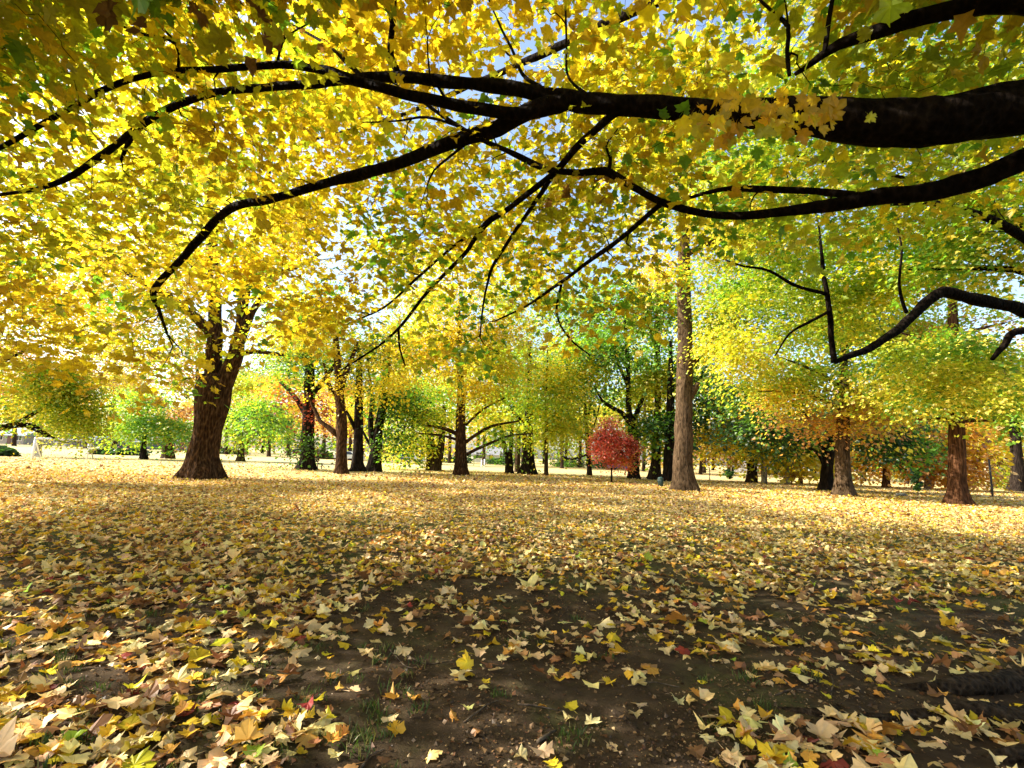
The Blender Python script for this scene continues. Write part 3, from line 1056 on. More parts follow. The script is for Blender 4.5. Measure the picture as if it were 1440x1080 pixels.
for (a, b, rx, ry, nc, pal, Y) in [(1230, 150, 260, 150, 560, pal_side, 9.8), (1390, 290, 140, 110, 240, pal_side, 9.0), (1090, 260, 130, 90, 300, pal_side, 12.0), (1120, 420, 130, 80, 290, pal_side, 13.0), (1280, 360, 130, 70, 290, pal_side, 12.8), (1420, 90, 200, 200, 260, pal_side, 8.8),
                                   (1330, 520, 120, 46, 170, pal_side2, 12.6), (1180, -120, 380, 160, 320, pal_side, 9.5), (1600, 250, 200, 300, 300, pal_side, 9.5)]:
    c = at(a, b, Y)
    dep = Y * CT + (c[2] - CAMZ) * ST
    ct = ellipsoid_pts(nc, c, np.array([rx / F * dep, 1.6, ry / F * dep]), r0b, 0.4)
    ct = ct[vnoise(ct[:, 0] * 1.1, ct[:, 2] * 1.3 + ct[:, 1] * 0.3, 1.0, 3) > 0.26]
    ct = ct[sun_keep(ct, r0b, 0.5)]
    clump_leaves(cb2, ct, 26, 0.30, 0.10, pal, 'mid', r0b, 0.4, 1.0, 0.9)
    ctr2.append(ct)
ctr2 = np.vstack(ctr2)
sk2.grow(cb2, ctr2, r0b, 4, 0.004, 0.014, 0.08, 1.0, 0, maxr=0.03, wig=0.2)
cb2.build('crown', [M_BARK_NEAR, M_LEAF], side, T2)

# ================================================================== trees of the park
W = dict
Yp = W(Y=40, YD=18, YL=14, YG=20, LG=6)
YGp = W(G=5, LG=18, YG=34, YL=22, Y=24)
LGp = W(G=16, LG=34, YG=24, YL=20, Y=6)
Gp = W(G=50, LG=24, DG=16, YG=6)
DGp = W(DG=60, G=30)
ORp = W(OR=40, YD=25, TN=15, Y=16, BR=5)
PKp = W(PK=50, TN=20, OR=14, BR=12)
REDp = W(RD=70, PK=10, DR=10)

tree('broad_maple', 'massive brown trunk forking into two stems, with flared roots, standing at the left', (283, 672),
     [[(281, 673, 36), (285, 645, 32), (292, 605, 33), (298, 570, 43), (301, 545, 44), (303, 528, 34)],
      [(294, 560, 26), (299, 525, 22), (303, 480, 18), (302, 420, 17), (299, 380, 16), (298, 300, 15), (301, 220, 10), (300, 140, 5)],
      [(308, 562, 26), (322, 525, 22), (333, 495, 18), (340, 450, 15), (345, 405, 14), (352, 365, 12), (360, 310, 10), (370, 260, 7), (385, 200, 4)],
      [(330, 500, 14), (345, 465, 12), (357, 440, 10), (372, 425, 8), (390, 400, 5)],
      [(345, 400, 10), (380, 388, 8), (420, 372, 6), (450, 360, 4)],
      [(296, 470, 14), (270, 440, 12), (235, 415, 9), (190, 390, 6), (150, 370, 4)],
      [(300, 400, 10), (270, 370, 8), (240, 330, 5)], [(325, 500, 8), (360, 495, 6), (400, 500, 4)]],
     [(300, 260, 150, 130, 190, Yp, 4), (170, 340, 130, 110, 190, Yp, 1), (450, 320, 100, 110, 150, Yp, 1), (250, 120, 260, 140, 240, Yp), (200, 440, 120, 60, 110, YGp), (80, 420, 90, 70, 80, Yp), (390, 470, 60, 50, 60, YGp)],
     M_BARK_BROWN, 0.17, 'lo', 30, 0.55, 1.05, 4, 0.09, 101, twig=0.5, k=44)
tree('oak_tree', 'dark trunk with a low green shoot and a black bench at its right', (430, 661),
     [[(430, 661, 20), (432, 640, 17), (434, 600, 16), (435, 540, 14), (436, 480, 10), (438, 420, 5)], [(434, 590, 8), (415, 560, 6), (390, 535, 4)], [(435, 560, 8), (460, 530, 6), (480, 500, 4)]],
     [(425, 520, 80, 60, 70, Gp), (385, 575, 45, 35, 34, Gp), (440, 450, 80, 60, 60, Gp), (425, 622, 15, 14, 12, DGp, -1), (447, 578, 18, 14, 4, W(DR=60), -1.5), (418, 556, 16, 8, 3, W(DR=60), -1.5)],
     M_BARK_DARK, 0.2, 'lo', 26, 0.6, 1.0, 4, 0.06, 102, twig=0.6)
tree('maple_tree', 'brown lit trunk with one low bare branch on its left, right of the bench', (480, 667),
     [[(480, 667, 16), (480, 635, 14.5), (481, 606, 15), (479, 575, 14), (477, 545, 12), (474, 500, 9), (470, 440, 5)], [(476, 613, 8), (462, 602, 7), (448, 592, 6), (440, 578, 5), (430, 555, 3)], [(480, 545, 9), (490, 515, 7), (500, 480, 4)], [(475, 560, 7), (462, 540, 6), (455, 510, 3)]],
     [(490, 460, 100, 60, 110, Yp), (420, 490, 70, 50, 60, Yp), (550, 440, 80, 60, 80, Yp), (430, 420, 90, 60, 80, YGp), (510, 525, 60, 30, 40, Yp)],
     M_BARK_BROWN, 0.17, 'lo', 28, 0.5, 0.6, 4, 0.05, 103, twig=0.6)
tree('oak_tree', 'upright black trunk, left of a close dark pair', (502, 663),
     [[(502, 663, 16), (503, 640, 14), (504, 600, 13), (505, 550, 11), (505, 480, 5)], [(503, 610, 6), (495, 590, 5), (485, 575, 3)]],
     [(500, 565, 50, 38, 46, W(DG=40, G=40)), (505, 500, 50, 50, 46, Gp)], M_BARK_DARK, 0.2, 'lo', 26, 0.6, 1.0, 4, 0.05, 104, twig=0.5)
tree('oak_tree', 'black trunk leaning right as it rises, right of a close dark pair', (526, 663),
     [[(526, 663, 18), (528, 640, 16), (533, 600, 13), (540, 565, 11), (545, 520, 8), (548, 470, 4)], [(528, 640, 9), (522, 600, 8), (522, 560, 6), (518, 520, 3)], [(526, 636, 5), (518, 622, 4), (510, 606, 3)]],
     [(560, 560, 50, 36, 46, W(DG=30, G=45, LG=10)), (580, 600, 45, 30, 40, W(G=40, YG=30, DG=15)), (550, 490, 60, 50, 46, Gp)], M_BARK_DARK, 0.2, 'lo', 26, 0.6, 0.8, 4, 0.05, 105, twig=0.5)
tree('multi_stem_tree', 'short many stemmed trunk under drooping yellow green leaves, left of the brown trunk', (613, 662),
     [[(617, 662, 13), (618, 640, 11), (622, 610, 9), (625, 570, 5)], [(608, 662, 9), (609, 635, 8), (604, 600, 5)], [(601, 661, 6), (603, 635, 6), (598, 600, 4)]],
     [(580, 606, 50, 22, 40, LGp), (600, 555, 70, 36, 40, W(G=30, YG=20, LG=20)), (620, 585, 40, 20, 20, LGp)], M_BARK, 0.22, 'lo', 26, 0.6, 0.4, 4, 0.05, 106, twig=0.5)
tree('maple_tree', 'straight brown trunk with long upswept side branches under a golden crown in the centre', (648, 668),
     [[(648, 668, 18), (648, 640, 16), (648, 600, 14), (648, 560, 11), (647, 500, 8), (645, 430, 4)], [(655, 640, 5), (680, 627, 4), (715, 613, 3), (750, 610, 2)], [(655, 622, 5), (690, 600, 4), (730, 592, 2.5)], [(642, 610, 6), (622, 602, 5), (600, 598, 3)], [(655, 598, 4), (680, 575, 3), (710, 560, 2)], [(642, 618, 4), (620, 612, 3), (590, 610, 2)]],
     [(640, 470, 130, 60, 170, Yp), (565, 500, 80, 46, 80, Yp), (730, 500, 70, 50, 70, Yp), (650, 540, 50, 30, 50, Yp, -2), (700, 572, 70, 26, 36, W(YG=40, G=12, LG=20, PK=6)), (600, 572, 60, 22, 26, W(G=30, YG=40)), (640, 400, 130, 50, 120, Yp), (690, 610, 50, 14, 14, W(G=30, LG=40))],
     M_BARK_BROWN, 0.17, 'lo', 28, 0.5, 0.5, 5, 0.05, 107, twig=0.6)
tree('forked_tree', 'black trunk forking into a V close to the ground', (716, 666),
     [[(716, 666, 12), (716, 652, 11), (715, 644, 11)], [(715, 650, 7), (710, 630, 6.5), (706, 610, 6), (704, 580, 4)], [(716, 648, 7), (719, 625, 6), (720, 600, 5), (722, 570, 3)]],
     [(712, 588, 40, 20, 26, LGp), (715, 540, 50, 34, 34, LGp)], M_BARK_DARK, 0.22, 'lo', 26, 0.6, 0.5, 4, 0.05, 108, twig=0.4)
tree('slim_tree', 'slim dark trunk between the V shaped trunk and the thick black one', (727, 664),
     [[(727, 664, 8), (728, 640, 8), (729, 600, 7), (730, 540, 4)]],
     [(735, 570, 30, 22, 16, LGp), (735, 520, 40, 36, 24, Gp)], M_BARK, 0.22, 'lo', 26, 0.6, 0.3, 4, 0.05, 109, twig=0.3)
tree('oak_tree', 'thick black trunk widening at its foot, left of the slim straight tree', (742, 667),
     [[(742, 667, 19), (743, 645, 16), (743, 615, 14), (744, 560, 10), (745, 480, 5)], [(744, 600, 6), (765, 570, 4), (780, 540, 2)], [(742, 600, 6), (720, 575, 4), (700, 550, 2)]],
     [(745, 560, 60, 34, 40, W(G=20, YG=30, LG=30)), (750, 490, 70, 50, 50, W(G=30, LG=30))], M_BARK_DARK, 0.2, 'lo', 26, 0.6, 0.8, 4, 0.05, 110, twig=0.5)
tree('slim_tree', 'slim straight brown trunk under a drooping yellow green crown', (768, 669),
     [[(768, 669, 6), (768, 640, 5.5), (768, 600, 4.5), (769, 540, 3), (770, 490, 2)], [(768, 620, 2.5), (778, 605, 2), (790, 598, 1.5)]],
     [(785, 570, 60, 40, 90, YGp), (800, 605, 40, 22, 40, W(YG=40, Y=20, LG=20)), (765, 520, 60, 40, 70, YGp), (810, 520, 50, 40, 46, Yp), (765, 600, 24, 16, 16, LGp)], M_BARK, 0.17, 'lo', 26, 0.5, 0.5, 4, 0.04, 111, twig=0.6)
tree('bare_branch_tree', 'dark trunk with one bare low branch curving out to its left', (829, 669),
     [[(829, 669, 8), (828, 645, 6.5), (826, 620, 6), (825, 600, 5.5), (823, 570, 4), (820, 530, 2)], [(826, 639, 3), (815, 643, 3), (803, 646, 3), (793, 643, 2.5), (787, 637, 1.5)], [(825, 622, 4), (817, 611, 4), (808, 603, 3), (795, 602, 2)], [(826, 622, 4), (833, 605, 2.5), (840, 585, 2), (846, 560, 1.5)], [(824, 600, 4), (829, 575, 3), (832, 540, 2)]],
     [(825, 565, 46, 30, 34, Gp), (830, 490, 70, 56, 60, W(G=50, LG=20, DG=10)), (800, 440, 60, 46, 36, Gp), (800, 540, 36, 30, 20, W(G=40, DG=20))], M_BARK_DARK, 0.18, 'lo', 22, 0.5, 0.5, 4, 0.04, 112, twig=0.9)
tree('red_sapling', 'small round crimson red tree on a thin stake like stem', (860, 678),
     [[(860, 678, 2.6), (860, 655, 2.2), (860, 630, 1.8), (860, 600, 1.2)], [(860, 650, 1.2), (850, 630, 1), (842, 612, .7)], [(860, 648, 1.2), (872, 628, 1), (880, 612, .7)]],
     [(860, 632, 31, 16, 60, REDp), (862, 615, 25, 18, 50, REDp), (859, 600, 14, 11, 16, REDp), (845, 624, 20, 14, 20, REDp), (878, 622, 19, 14, 20, REDp), (860, 646, 26, 6, 20, W(OR=40, RD=40))], M_BARK_DARK, 0.10, 'lo', 26, 0.22, 0.2, 4, 0.02, 113, twig=0.6)
tree('tall_oak', 'tall dark trunk branching like a candelabra behind the crimson tree', (891, 673),
     [[(891, 673, 17), (891, 645, 14), (890, 615, 14), (888, 590, 13)], [(889, 600, 9), (884, 570, 8), (883, 535, 7), (882, 480, 5), (880, 420, 3)], [(889, 600, 8), (876, 582, 7), (862, 574, 6), (848, 563, 4), (838, 545, 2)], [(890, 598, 8), (899, 575, 7), (906, 555, 5), (915, 530, 3)], [(884, 545, 5), (872, 510, 4), (862, 470, 2.5)]],
     [(880, 480, 70, 50, 50, W(G=60, DG=10, LG=20)), (850, 520, 50, 40, 30, Gp), (905, 440, 50, 40, 26, W(G=50, LG=20, TN=8)), (865, 420, 60, 40, 28, Gp), (905, 540, 30, 30, 16, LGp)], M_BARK_DARK, 0.2, 'lo', 22, 0.55, 0.5, 4, 0.05, 114, twig=0.9)
tree('tall_maple', 'tall grey brown trunk with pale leaf sprays, left of the green bin', (921, 674),
     [[(921, 674, 18), (922, 650, 13), (924, 610, 11), (925, 560, 9), (925, 500, 7), (924, 420, 5), (923, 330, 3)], [(925, 500, 4), (915, 470, 3), (905, 440, 2)], [(924, 440, 4), (940, 410, 3), (950, 380, 2)]],
     [(925, 530, 34, 46, 60, W(YG=30, LG=30, TN=14, YL=14)), (915, 440, 44, 50, 60, W(LG=30, TN=20, G=30)), (940, 400, 40, 50, 46, W(TN=30, YG=30)), (905, 600, 18, 36, 24, LGp), (930, 615, 14, 20, 16, W(G=20, LG=30))], M_BARK, 0.2, 'lo', 22, 0.5, 0.5, 4, 0.05, 115, twig=0.7)
tree('dark_cedar', 'dark shaggy trunk half hidden behind the big grey trunk', (940, 676),
     [[(940, 676, 16), (941, 650, 15), (942, 600, 13), (943, 540, 9), (943, 480, 4)]],
     [(940, 590, 16, 50, 30, W(DG=50, G=30)), (990, 575, 22, 60, 40, W(G=30, DG=30, LG=20)), (985, 500, 30, 40, 36, Gp)], M_BARK_DARK, 0.2, 'lo', 22, 0.5, 0.4, 4, 0.05, 116, twig=0.3)
tree('tall_maple', 'big smooth grey trunk with a knob high on its right side, flared at the foot', (963, 690),
     [[(963, 690, 32), (961, 665, 27), (961, 620, 25), (962, 570, 23.5), (963, 520, 22), (963, 470, 20.5), (962, 420, 19), (962, 350, 16), (960, 250, 13), (958, 150, 7), (958, 60, 3)], [(968, 558, 15), (974, 549, 12), (978, 541, 7)], [(965, 512, 7), (980, 506, 8), (990, 504, 4)], [(962, 330, 8), (990, 290, 6), (1030, 250, 4)], [(962, 300, 8), (930, 260, 6), (890, 220, 4)], [(962, 360, 8), (1000, 340, 6), (1050, 330, 3)]],
     [(1040, 330, 100, 60, 180, LGp), (960, 250, 150, 90, 180, YGp), (1030, 420, 80, 46, 140, LGp, -1), (900, 150, 170, 110, 180, Yp), (1060, 480, 86, 40, 140, LGp, -1), (945, 370, 36, 26, 30, Yp, -1), (962, 385, 40, 26, 26, YGp, -2)],
     M_BARK_GREY, 0.15, 'lo', 28, 0.42, 0.6, 5, 0.03, 117, twig=0.7, fl_h=0.55, k=44)
tree('yew_tree', 'black trunk forking low under dark flat sprays, close behind the grey brown trunk', (1163, 690),
     [[(1163, 690, 17), (1163, 660, 14), (1166, 630, 15), (1172, 590, 10), (1175, 550, 4)], [(1160, 655, 7), (1152, 638, 6), (1138, 628, 4), (1118, 615, 2)], [(1156, 640, 6), (1150, 615, 5), (1138, 590, 4), (1120, 570, 2)], [(1168, 620, 6), (1200, 600, 4), (1240, 595, 3), (1280, 605, 1.5)]],
     [(1110, 605, 50, 15, 46, DGp), (1055, 598, 46, 13, 36, DGp, -1), (1225, 605, 60, 16, 50, DGp), (1275, 625, 36, 14, 24, DGp), (1140, 580, 50, 20, 40, W(DG=60, BR=12)), (1035, 560, 46, 34, 40, W(DG=40, G=30)), (1250, 580, 60, 16, 34, DGp)], M_BARK_DARK, 0.14, 'lo', 26, 0.35, 0.6, 4, 0.05, 118, twig=0.6)
tree('maple_tree', 'thick grey brown trunk under yellow and rust leaf sprays, left of the boulder', (1187, 697),
     [[(1187, 697, 25), (1186, 670, 20), (1185, 640, 18), (1185, 600, 17), (1186, 560, 14), (1187, 500, 10), (1188, 430, 6), (1188, 360, 3)], [(1186, 580, 6), (1150, 560, 5), (1110, 550, 3), (1060, 550, 2)], [(1186, 560, 6), (1230, 540, 4), (1290, 530, 2)], [(1186, 545, 5), (1140, 520, 4), (1090, 505, 2)]],
     [(1150, 520, 110, 40, 130, LGp), (1090, 545, 80, 22, 76, W(YG=30, OR=20, YL=20, LG=14)), (1140, 592, 46, 8, 20, W(PK=30, TN=30, OR=20)), (1210, 575, 80, 26, 80, W(PK=26, OR=14, TN=34, YL=20)), (1180, 450, 120, 40, 120, LGp), (1260, 480, 80, 40, 80, W(LG=30, OR=14, YG=30)), (1200, 380, 130, 40, 110, YGp)],
     M_BARK_GREY, 0.14, 'lo', 28, 0.38, 0.5, 5, 0.06, 119, twig=0.6, k=36)
tree('maple_tree', 'red brown trunk with flared foot standing alone, nearest trunk at the right', (1347, 710),
     [[(1347, 710, 27), (1346, 685, 21), (1346, 650, 19), (1345, 620, 18.5), (1345, 580, 17), (1343, 520, 15), (1340, 450, 12), (1338, 380, 8), (1336, 320, 4)], [(1344, 592, 6), (1320, 589, 5), (1302, 587, 3)], [(1346, 592, 6), (1370, 592, 5), (1410, 590, 3)], [(1342, 480, 7), (1370, 465, 5), (1410, 455, 3)], [(1341, 500, 6), (1300, 480, 4), (1260, 470, 2)]],
     [(1330, 545, 110, 26, 120, W(LG=40, G=24, YG=22, YL=14)), (1400, 530, 70, 46, 90, W(LG=40, G=30, YG=20)), (1300, 500, 90, 40, 80, LGp), (1380, 450, 90, 40, 70, W(OR=20, LG=20, YG=20)), (1250, 540, 50, 22, 40, LGp)],
     M_BARK_RED, 0.13, 'lo', 28, 0.33, 0.7, 5, 0.06, 120, twig=0.7, k=36)
tree('oak_tree', 'dark trunk cut by the right edge of the picture', (1432, 691),
     [[(1434, 691, 18), (1431, 660, 14), (1428, 620, 12), (1424, 570, 10), (1420, 500, 6)]],
     [(1425, 560, 50, 40, 50, W(G=40, LG=30)), (1440, 500, 60, 40, 50, LGp), (1408, 655, 24, 22, 30, LGp, 5)], M_BARK_DARK, 0.16, 'lo', 26, 0.4, 0.7, 4, 0.05, 121, twig=0.5)
tree('birch_tree', 'pale leaning trunk, sunlit along its left side, right of the red brown trunk', (1391, 688),
     [[(1391, 688, 8), (1389, 665, 7), (1386, 640, 6), (1384, 610, 6), (1383, 580, 5), (1380, 530, 3)], [(1390, 630, 2.5), (1398, 622, 2), (1405, 618, 1)]],
     [(1400, 590, 40, 34, 50, W(TN=30, Y=30, OR=10, YG=14)), (1370, 620, 20, 30, 20, W(Y=20, YG=20)), (1380, 540, 50, 30, 36, ORp)], M_BARK_PALE, 0.16, 'lo', 26, 0.4, 0.3, 4, 0.02, 122, twig=0.4)
tree('maple_tree', 'slender red brown trunk under orange leaves, above and left of the boulder', (1246, 686),
     [[(1246, 686, 9), (1246, 665, 8), (1246, 640, 7), (1246, 600, 5)]],
     [(1250, 630, 50, 20, 46, W(OR=30, Y=30, YD=20)), (1230, 600, 40, 20, 30, ORp), (1270, 590, 40, 20, 30, ORp)], M_BARK_RED, 0.18, 'lo', 26, 0.42, 0.4, 4, 0.04, 123, twig=0.3)
tree('leaning_tree', 'dark trunk leaning left with a pale lit side, under orange leaves behind the boulder', (1306, 688),
     [[(1307, 688, 9), (1304, 670, 8), (1300, 652, 7), (1296, 635, 5), (1290, 610, 3)]],
     [(1325, 620, 46, 36, 60, ORp), (1300, 600, 50, 24, 36, ORp), (1330, 655, 30, 20, 24, W(OR=40, PK=20))], M_BARK_PALE, 0.18, 'lo', 26, 0.42, 0.4, 4, 0.04, 124, twig=0.3)
tree('linden_tree', 'wide furrowed trunk under bright yellow leaves, right of the big smooth grey trunk', (1055, 679),
     [[(1056, 679, 12), (1056, 660, 10), (1055, 640, 9), (1054, 610, 6)]],
     [(1030, 604, 50, 18, 46, W(Y=40, YD=20, YL=14)), (1065, 604, 50, 20, 46, W(Y=40, YL=20, YG=10)), (1050, 570, 50, 24, 40, Yp)], M_BARK, 0.2, 'lo', 26, 0.45, 0.4, 4, 0.05, 125, twig=0.3)
tree('slim_tree', 'narrow dark stem touching the wide furrowed trunk', (1064, 679),
     [[(1064, 679, 3.5), (1063, 655, 3.2), (1062, 630, 2)]], [(1075, 620, 30, 14, 20, Yp)], M_BARK_DARK, 0.2, 'lo', 24, 0.4, 0.2, 4, 0.02, 126, twig=0.3)
tree('slim_tree', 'sunlit tan trunk beside a thin dark post, under yellow leaves', (1074, 680),
     [[(1074, 680, 6), (1073, 660, 5), (1072, 635, 4)]], [(1090, 618, 36, 12, 30, Yp)], M_BARK_PALE, 0.2, 'lo', 24, 0.4, 0.3, 4, 0.03, 127, twig=0.3)
tree('yellow_maple', 'pale trunk beside a little pink sapling, under yellow leaves, far behind the yew', (1107, 681),
     [[(1107, 681, 6), (1107, 660, 5), (1107, 630, 3)]], [(1125, 630, 40, 13, 40, Yp), (1100, 618, 40, 14, 30, Yp)], M_BARK_PALE, 0.2, 'lo', 24, 0.42, 0.3, 4, 0.03, 128, twig=0.3)
tree('pink_sapling', 'small pink leaved sapling on a white stem, left of the black parked car', (1113, 681),
     [[(1113, 681, 1.6), (1113, 670, 1.2), (1113, 655, 0.8)]], [(1113, 667, 4, 9, 22, W(PK=50, RD=10))], M_BARK_PALE, 0.16, 'lo', 18, 0.16, 0.1, 4, 0.02, 129, twig=0)
tree('yellow_maple', 'dark trunk right of the black parked car, under yellow leaves', (1126, 680),
     [[(1126, 680, 6), (1126, 665, 5), (1127, 640, 3)]], [(1140, 634, 30, 11, 26, Yp), (1120, 626, 30, 11, 20, Yp)], M_BARK, 0.2, 'lo', 24, 0.42, 0.4, 4, 0.03, 130, twig=0.3)
tree('green_maple', 'lone far round green tree between the goal and the massive trunk', (202, 645.5),
     [[(202, 645.5, 9), (202, 632, 7), (203, 615, 5), (205, 590, 3)], [(203, 618, 3), (190, 605, 2), (175, 598, 1)], [(203, 615, 3), (215, 605, 2), (230, 600, 1)]],
     [(205, 590, 48, 18, 60, W(G=40, LG=35, YG=14)), (200, 562, 50, 22, 46, W(G=30, LG=20, YG=25)), (163, 602, 20, 9, 16, LGp), (250, 604, 24, 8, 16, LGp)], M_BARK_DARK, 0.3, 'lo', 26, 0.8, 0.5, 4, 0.04, 131, twig=0.4)
tree('stout_tree', 'short tan trunk under pinkish brown leaves, left of the massive trunk', (236, 644.5),
     [[(236, 644.5, 16), (236, 632, 14), (236, 618, 12), (238, 595, 6)]],
     [(245, 600, 36, 26, 50, W(PK=40, G=20, TN=10, BR=10)), (262, 575, 30, 30, 36, PKp)], M_BARK, 0.3, 'lo', 24, 0.8, 0.3, 4, 0.04, 132, twig=0.3)
tree('lime_maple', 'tan sunlit trunk slanting right under a lime green crown, right of the massive trunk', (338, 648.5),
     [[(338, 648.5, 11), (339, 635, 8), (342, 618, 7), (346, 595, 4)]],
     [(348, 602, 36, 18, 60, LGp), (345, 570, 40, 26, 60, W(LG=40, YG=20, G=20)), (385, 590, 30, 20, 30, W(G=30, LG=30))], M_BARK_GREY, 0.28, 'lo', 26, 0.7, 0.5, 4, 0.04, 133, twig=0.3)
tree('stout_tree', 'tan trunk lit on its left, standing just behind the goal', (51, 641.5),
     [[(51, 641.5, 9.5), (53, 630, 9), (56, 612, 8), (58, 590, 4)]],
     [(50, 580, 50, 22, 40, W(YG=30, OR=12, LG=20)), (90, 600, 30, 14, 24, W(YL=30, YG=30))], M_BARK_PALE, 0.34, 'lo', 24, 0.9, 0.3, 4, 0.04, 134, twig=0.3)
rh = np.random.default_rng(909)
hb = []  # left maple's high boughs, added and placed by the shade they cast
while len(hb) < 112:
    zc = rh.uniform(6.5, 11.5)
    yc = rh.uniform(6.5, 21)
    xs_ = rh.uniform(-11, 13)            # where its shadow falls
    bl = np.interp(yc, [6, 7.2, 14.8, 21], [-7.2, -7.7, -10.6, -11])
    br = np.interp(yc, [6, 13, 20], [16, 13, 9.5])
    xt = xs_ - 1.48 * 4.0
    if bl + 1.4 < xs_ < br - 1.2 and not (13.5 < yc < 19.5 and -18 < xt < -8.5):
        hb.append((xs_ - 1.48 * zc, yc, zc))
nbh = len(hb)
while len(hb) < nbh + 46:               # a denser rim, so the glade has an edge
    zc = rh.uniform(6.5, 10.5)
    yc = rh.uniform(7, 20)
    bl = np.interp(yc, [6, 7.2, 14.8, 21], [-7.2, -7.7, -10.6, -11])
    hb.append((bl + rh.uniform(0.9, 3.6) - 1.48 * zc, yc, zc))
hb = np.array(hb)
hcl = np.repeat(hb, 7, 0) + rh.normal(0, 1, (len(hb) * 7, 3)) * np.array([0.6, 0.6, 0.2])
hcl = hcl[sun_keep(hcl, rh, 1.0)]
tree('lime_maple', 'yellow green maple with a dark limb reaching in at the left edge above the goal', (-75, 674),
     [[(-75, 674, 34), (-72, 640, 28), (-66, 590, 24), (-60, 540, 18), (-50, 450, 8)], [(-66, 605, 14), (-35, 611, 11), (0, 601, 9), (25, 597, 8), (42, 600, 5), (60, 613, 3), (75, 622, 2)], [(20, 597, 6), (50, 580, 5), (80, 560, 4), (110, 530, 2)], [(36, 599, 4), (50, 605, 3), (66, 614, 2)], [(-64, 570, 10), (-30, 530, 7), (20, 500, 4), (60, 485, 2)], [(-52, 460, 14), (-100, 330, 10), (-190, 200, 6)]],
     [(60, 560, 70, 28, 110, W(LG=30, YL=30, YG=20, G=6)), (100, 588, 50, 22, 80, W(LG=30, YL=30, YG=20, G=6)), (20, 520, 80, 34, 90, W(YG=30, YL=20, LG=24, OR=8)), (100, 530, 50, 26, 50, LGp), (-60, 470, 130, 70, 130, YGp), (-260, 330, 160, 130, 90, YGp, -2), (30, 620, 16, 8, 0, LGp), (10, 575, 40, 16, 24, LGp)], M_BARK_DARK, 0.15, 'lo', 26, 0.4, 0.6, 4, 0.05, 135, twig=0.6, world_clumps=(hcl, Yp, 0.17, 30, 0.40))

# trees further back, close the view
BELT = [
    (-140, 110, 80, PKp, 'rust brown tree far behind the goal at the left edge'),
    (20, 95, 85, W(PK=30, OR=30, TN=20), 'bare reddish tree behind the left goal post'),
    (120, 100, 100, W(YL=20, OR=20, TN=24, YG=14), 'pale orange tree behind the right goal post'),
    (160, 120, 120, W(TN=20, PK=30, YG=20), 'faded brown tree far left of the lone green tree'),
    (275, 110, 110, W(PK=30, G=20, YG=20), 'brown and green tree hidden behind the massive trunk'),
    (318, 90, 70, W(YG=40, LG=20), 'yellow green tree just right of the massive trunk, far back'),
    (378, 85, 64, W(OR=40, YL=20, YG=20), 'peach orange tree behind the lime crowned tree'),
    (405, 105, 110, LGp, 'tall light green tree left of the bench trunk, far back'),
    (455, 95, 60, W(OR=30, YD=20, YL=20, PK=16), 'golden orange tree seen between the bench trunk and the brown trunk'),
    (492, 80, 50, W(PK=40, OR=20, TN=20), 'dusty pink tree behind the close dark pair'),
    (545, 75, 75, W(YL=30, OR=14, YG=30), 'pale yellow tree right of the leaning black trunk'),
    (580, 100, 120, LGp, 'tall lime tree behind the many stemmed trunk'),
    (632, 90, 110, W(YG=30, LG=30, Y=14), 'yellow green tree behind the central brown trunk'),
    (680, 85, 90, W(YL=20, LG=40, YG=20), 'bright lime tree between the central brown trunk and the V shaped trunk'),
    (735, 110, 160, LGp, 'tall green tree rising behind the thick black trunk'),
    (790, 80, 90, W(YL=26, YG=40, LG=20), 'yellow green tree behind the slim straight trunk'),
    (815, 95, 60, W(OR=20, YL=34, YD=14), 'peach yellow tree behind the bare low branch'),
    (850, 115, 150, W(G=30, LG=40), 'tall green tree behind the crimson tree'),
    (905, 85, 110, LGp, 'light green tree between the candelabra trunk and the pale sprays'),
    (990, 90, 120, W(YG=34, LG=30, YL=14), 'light green tree right of the big smooth grey trunk'),
    (985, 75, 34, PKp, 'low dusty pink tree right of the big smooth grey trunk'),
    (1025, 80, 44, W(PK=40, TN=30), 'pale mauve tree left of the wide furrowed trunk'),
    (1090, 85, 80, W(YL=30, Y=30, YG=14), 'yellow tree far behind the thin dark post'),
    (1145, 80, 60, W(Y=34, YL=20, YG=20), 'golden tree far behind the yew'),
    (1215, 70, 84, W(Y=30, OR=26, YG=20), 'amber tree behind the lamp post'),
    (1275, 65, 80, W(OR=40, YD=30, Y=10), 'deep orange tree behind the boulder'),
    (1345, 70, 120, W(OR=40, YD=20, TN=14), 'tall orange tree behind the red brown trunk'),
    (1400, 60, 80, W(Y=30, TN=20, YL=20, OR=14), 'pale gold tree behind the leaning pale trunk'),
    (1470, 75, 140, W(OR=30, Y=30, YG=20), 'tall orange yellow tree at the far right edge'),
]
